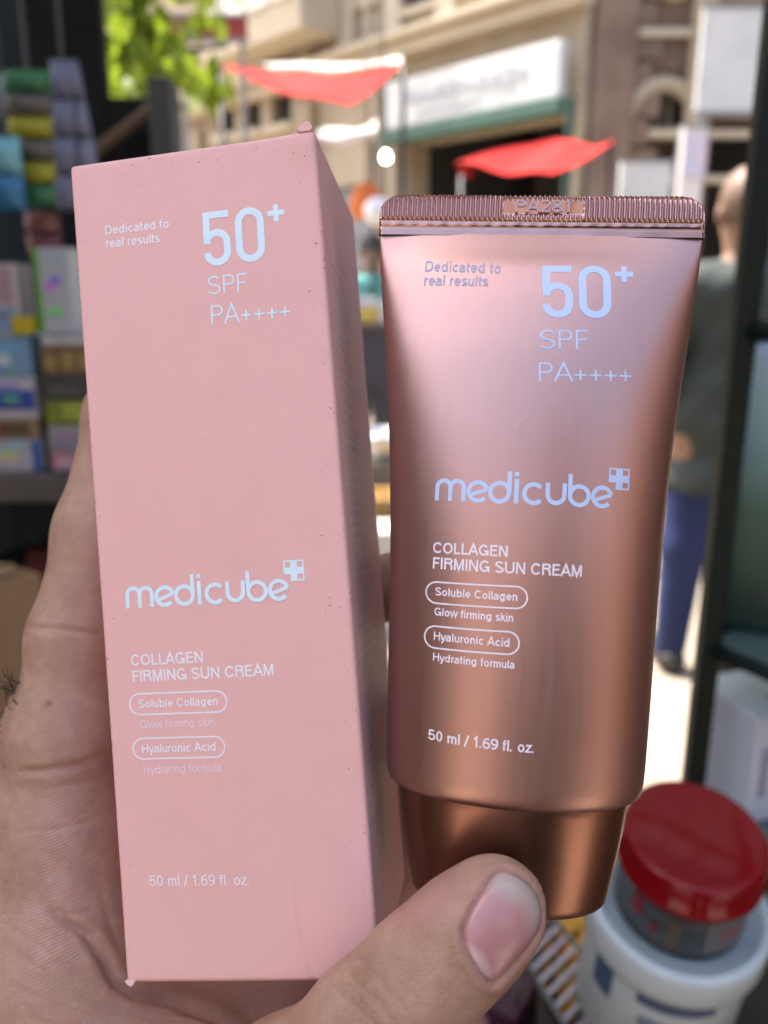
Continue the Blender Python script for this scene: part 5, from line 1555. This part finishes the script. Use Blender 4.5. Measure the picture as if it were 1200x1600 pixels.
# ================================================================== people and goods in the lane
def person(name, label, loc, rotz, shirt, trousers, hair_c, skin_c=(.22, .12, .075), s=1.0, arms=None, cap=None, hem=.93):
    t = thing(name, label, 'person', loc, rotz)
    t.scale = (s, s, s)
    def legs(f, g, lo=.05):
        for q in (-1, 1):
            f.chain([(q * .095, 0, .93), (q * .10, .015, .5), (q * .105, -.01, lo)], [.085 + g, .062 + g, .042 + g], .04)
    def torso(f, g):
        f.cone((-.07, 0, .98), (.07, 0, .98), .115 + g, .115 + g, .05, ((0, 1, 0), .85))
        f.cone((0, 0, 1.0), (0, -.01, 1.32), .135 + g, .15 + g, .08, ((0, 1, 0), .78))
        f.cone((-.13, 0, 1.38), (.13, 0, 1.38), .075 + g, .075 + g, .08)
    A = arms or [[(.19, 0, 1.38), (.26, .02, 1.12), (.25, -.12, .90)], [(-.19, 0, 1.38), (-.26, .02, 1.12), (-.24, -.10, .90)]]
    def arm(f, g, upto=2):
        for a_ in A: f.chain(a_[:upto + 1], [.055 + g, .045 + g, .034 + g * .5][:upto + 1], .03)
    B = ((-.42, -.42, -.02), (.42, .3, 1.84))
    f = Field(*B, .014); legs(f, 0); torso(f, 0); arm(f, 0)
    for a_ in A:
        w = np.array(a_[2]); dirv = w - np.array(a_[1]); dirv /= np.linalg.norm(dirv)
        f.cone(w, w + dirv * .085, .033, .026, .02); 
        for k in range(4): f.cone(w + dirv * .08 + np.array([.0, (k - 1.5) * .018, 0]), w + dirv * (.15 + .01 * (k in (1, 2))) + np.array([0, (k - 1.5) * .02, -.01]), .011, .010, .008)
    for q in (-1, 1): f.cone((q * .105, .01, .05), (q * .11, -.15, .035), .045, .035, .03)
    f.chain([(0, .01, 1.42), (0, 0, 1.53)], [.058, .055], .03)
    f.cone((0, .012, 1.655), (0, -.012, 1.60), .095, .078, .03, ((1, 0, 0), .86))
    f.cone((0, -.095, 1.625), (0, -.112, 1.60), .012, .016, .02)
    for q in (-1, 1): f.cone((q * .083, .01, 1.64), (q * .086, .012, 1.60), .018, .013, .01)
    V, F = f.mesh(); fast_mesh('body', V, F, mat('skin_%.2f' % skin_c[0], skin_c, .55), t)
    f = Field(*B, .014); torso(f, .018); f.cone((-.075, 0, hem), (.075, 0, hem), .13, .13, .06, ((0, 1, 0), .9)); f.cone((0, 0, hem), (0, 0, 1.0), .14, .13, .06, ((0, 1, 0), .9)); arm(f, .016, 2 if cap else 1); f.carve(lambda X, Y, Z: Z - hem + 0 * X + .02 * np.sin(X * 14), .01)
    V, F = f.mesh(); V = V + vnormals(V, F) * (.008 * np.sin(V[:, 2:3] * 40 + V[:, :1] * 25) * np.sin(V[:, :1] * 16 + 1))
    fast_mesh('shirt', V, F, mat('cloth_%.2f_%.2f_%.2f' % shirt, shirt, .85, var=.12, vscale=6), t)
    f = Field(*B, .014); legs(f, .017, .09); f.cone((-.06, 0, .95), (.06, 0, .95), .105, .105, .05, ((0, 1, 0), .85)); f.carve(lambda X, Y, Z: -(Z - hem - .06) + 0 * X + 0 * Y, .01)
    V, F = f.mesh(); fast_mesh('trousers', V, F, mat('cloth_%.2f_%.2f_%.2f' % trousers, trousers, .85, var=.15, vscale=7), t)
    f = Field(*B, .012); f.cone((0, .022, 1.675), (0, .012, 1.665), .103, .10, .03, ((1, 0, 0), .88)); f.carve(lambda X, Y, Z: (Z - 1.60) + (Y + .01) * .9 + 0 * X, .01)
    V, F = f.mesh()
    if len(V): fast_mesh('hair' if not cap else 'head_cloth', V, F, mat('hair_%.2f_%.2f' % hair_c[:2], hair_c, .6), t)
    for q in (-1, 1):
        f = Field((q * .11 - .12, -.3, -.03), (q * .11 + .12, .14, .14), .01); f.cone((q * .105, .02, .045), (q * .112, -.16, .036), .052, .042, .03); f.carve(lambda X, Y, Z: -(Z - .0) * -1 * -1 + 0 * X if False else Z + 0 * X + 0 * Y, .004)
        V, F = f.mesh(); fast_mesh('shoe', V, F, mat('black_shoe', (.015, .014, .014), .5), t)
    return t
pr = at_z(1088, 1045, 0)
person('person', 'person in a loose grey green shirt and blue jeans walking away past the rack', (pr.x, pr.y, 0), R(180), (.030, .040, .038), (.006, .016, .075), (.12, .07, .045), s=.985, hem=.72)
pl_ = at_z(592, 760, 0)
person('person', 'black haired person in a teal shirt standing behind the goods table', (pl_.x - .05, 6.2, 0), R(10), (.10, .34, .31), (.05, .05, .06), (.01, .01, .01))
# goods table seen between carton and tube
gt = at_y(585, 520, 4.4)
tb = thing('goods_table', 'low dark table of goods in the lane between the two held products', 'table', (gt.x, 4.5, 0))
zt2 = at_y(590, 505, 4.3).z
box('top', (-.45, -.25, zt2 - .04), (.45, .25, zt2), mat('table_dark', (.06, .04, .035), .6), tb, .005)
for sx in (-.4, .4):
    for sy in (-.2, .2): box('leg', (sx - .025, sy - .025, 0), (sx + .025, sy + .025, zt2 - .042), mat('table_dark', (.06, .04, .035)), tb, .003)
box('apron', (-.42, -.235, zt2 - .30), (.42, -.215, zt2 - .042), mat('apron_dark', (.035, .032, .04), .6), tb)
carton_box('bright yellow carton on the goods table in the lane', gt.x - .10, gt.x + .02, zt2 + .001, .075, 4.30, .12, (.62, .42, .03), ((.2, .8, .3, .6, (.7, .6, .2)),))
carton_box('white carton on the goods table in the lane', gt.x + .025, gt.x + .20, zt2 + .001, .11, 4.29, .12, (.68, .68, .66), ((.2, .8, .3, .6, (.5, .3, .2)),))
carton_box('white flat carton stacked on the yellow carton in the lane', gt.x - .11, gt.x + .01, zt2 + .079, .05, 4.30, .12, (.66, .66, .64), ())
p = at_y(602, 712, 3.9)
carton_box('large grey beige carton on the street under the silver pot', p.x - .25, p.x + .25, .001, p.z - .003, 3.72, .36, (.20, .18, .15), ((.1, .9, .5, .7, (.12, .11, .10)),))
pz = at_y(600, 674, 3.9).z - p.z
po = thing('metal_pot', 'dull silver metal pot standing on the grey beige carton', 'pot', (p.x, 3.9, p.z + .0005))
lathe('body', [(.0001, 0), (.12, 0), (.14, .02), (.145, pz - .02)], mat('aluminium', (.55, .56, .58), .3, .9), po, 32)
lathe('rim', [(.146, pz - .018), (.155, pz - .012), (.152, pz), (.138, pz - .002), (.13, pz - .05), (.0001, pz - .07)], mat('aluminium', (.55, .56, .58)), po, 32)
p = at_y(602, 782, 3.4)
carton_box('ochre brown carton on the street in front of the grey beige carton', p.x - .2, p.x + .2, .001, p.z, 3.4, .25, (.26, .14, .03), ((.1, .9, .6, .8, (.16, .09, .03)),))
p = at_y(602, 830, 3.15)
carton_box('white carton on the street in front of the ochre brown carton', p.x - .18, p.x + .18, .001, p.z, 3.12, .2, (.62, .62, .60), ((.3, .7, .5, .8, (.4, .4, .45)),))
p = at_y(573, 312, 5.2)
t = thing('orange_bag', 'orange cloth bag hanging above the goods in the lane', 'bag', (p.x, 5.2, p.z - .12))
lathe('bag', [(.0001, 0), (.07, .01), (.10, .06), (.095, .14), (.05, .2), (.015, .22)], mat('orange_cloth', (.62, .16, .03), .8), t, 16)
tube_obj('strap', [(0, 0, .22), (.01, 0, .5), (0, 0, 1.2)], .006, M_IRON, t)
p = at_y(590, 330, 5.0)
t = thing('white_globe', 'round white globe shade hanging beside the orange bag', 'lamp shade', (p.x, 5.0, p.z))
lathe('globe', [(.0001, -.08)] + [(.08 * math.cos(R(a_)), .08 * math.sin(R(a_))) for a_ in range(-80, 75, 10)] + [(.02, .078)], mat('white_plastic', (.75, .75, .74), .3), t, 24)
tube_obj('cord', [(0, 0, .078), (0, 0, .5), (.01, 0, 1.4)], .004, M_IRON, t)

# ================================================================== our side of the street, unseen: added for shade, bounce and reflections
M_TARP = mat('pale_tarpaulin', (0.52, 0.55, 0.58), 0.6, trans=0.35, var=.08, vscale=4)
cv = thing('added_shade_canopy', 'pale tarpaulin canopy added out of view to shade the hand', 'canopy', (0, .6, 0))  # added overhead out of view to keep direct sun off the hand
sheet('tarpaulin', [(-1.75, -.52, 2.42), (1.75, -.52, 2.42), (1.75, 1.3, 2.30), (-1.75, 1.3, 2.30)], M_TARP, cv, .04)
for x in (-1.72, 1.72):
    for y, z in ((-.5, 2.41), (1.28, 2.29)): tube_obj('pole', [(x, y, 0), (x, y, z)], .02, M_IRON, cv)
bb = thing('unseen_shop_row', 'unseen low plastered shop row added behind for bounce and reflections', 'building', (0, -4.5, 0))  # unseen, added behind the camera for warm bounce and reflections
bb.rotation_euler = (0, 0, R(180))
M_PLAS = mat('warm_plaster', (.42, .33, .25), .9, var=.2, vscale=1)
hb = [(-5 + k * 2.6, -3.2 + k * 2.6, .9, 2.1) for k in range(4)]
wall_holes('wall', -7, 7, 0, 3.3, hb, .2, M_PLAS, bb)
for h_ in hb: window(bb, *h_)
box('interior', (-7, 1.2, 0), (7, 1.3, 2.7), M_DARKIN, bb)
box('cornice', (-7.1, -.12, 3.31), (7.1, .3, 3.42), M_PLAS, bb, .02)

person('person', 'person in a dark charcoal shirt taking the photograph', (0.16, -.44, 0), R(180), (.03, .03, .035), (.02, .02, .025), (.01, .01, .01), arms=[[(.19, 0, 1.38), (.30, -.02, 1.15), (.22, -.20, 1.20)], [(-.19, 0, 1.38), (-.30, -.02, 1.15), (-.20, -.20, 1.20)]])

M_WARMW = mat('warm_wood', (.14, .095, .07), .6, var=.2, vscale=9)
cup = thing('unseen_cupboard', 'tall brown wooden cupboard added out of view to tone the tube reflections', 'cupboard', (.98, .1, 0))  # unseen, added on the right to tone reflections in the tube
for k in range(3): box('door', (-.02, -.75 + k * .55, .1), (0, -.75 + k * .55 + .545, 2.0), M_WARMW, cup, .004)
box('carcass', (.003, -.78, 0), (.38, .92, 2.05), M_WARMW, cup, .004)
for k in range(3): box('door_knob', (-.04, -.30 + k * .55, 1.1), (-.021, -.28 + k * .55, 1.13), M_IRON, cup, .004)
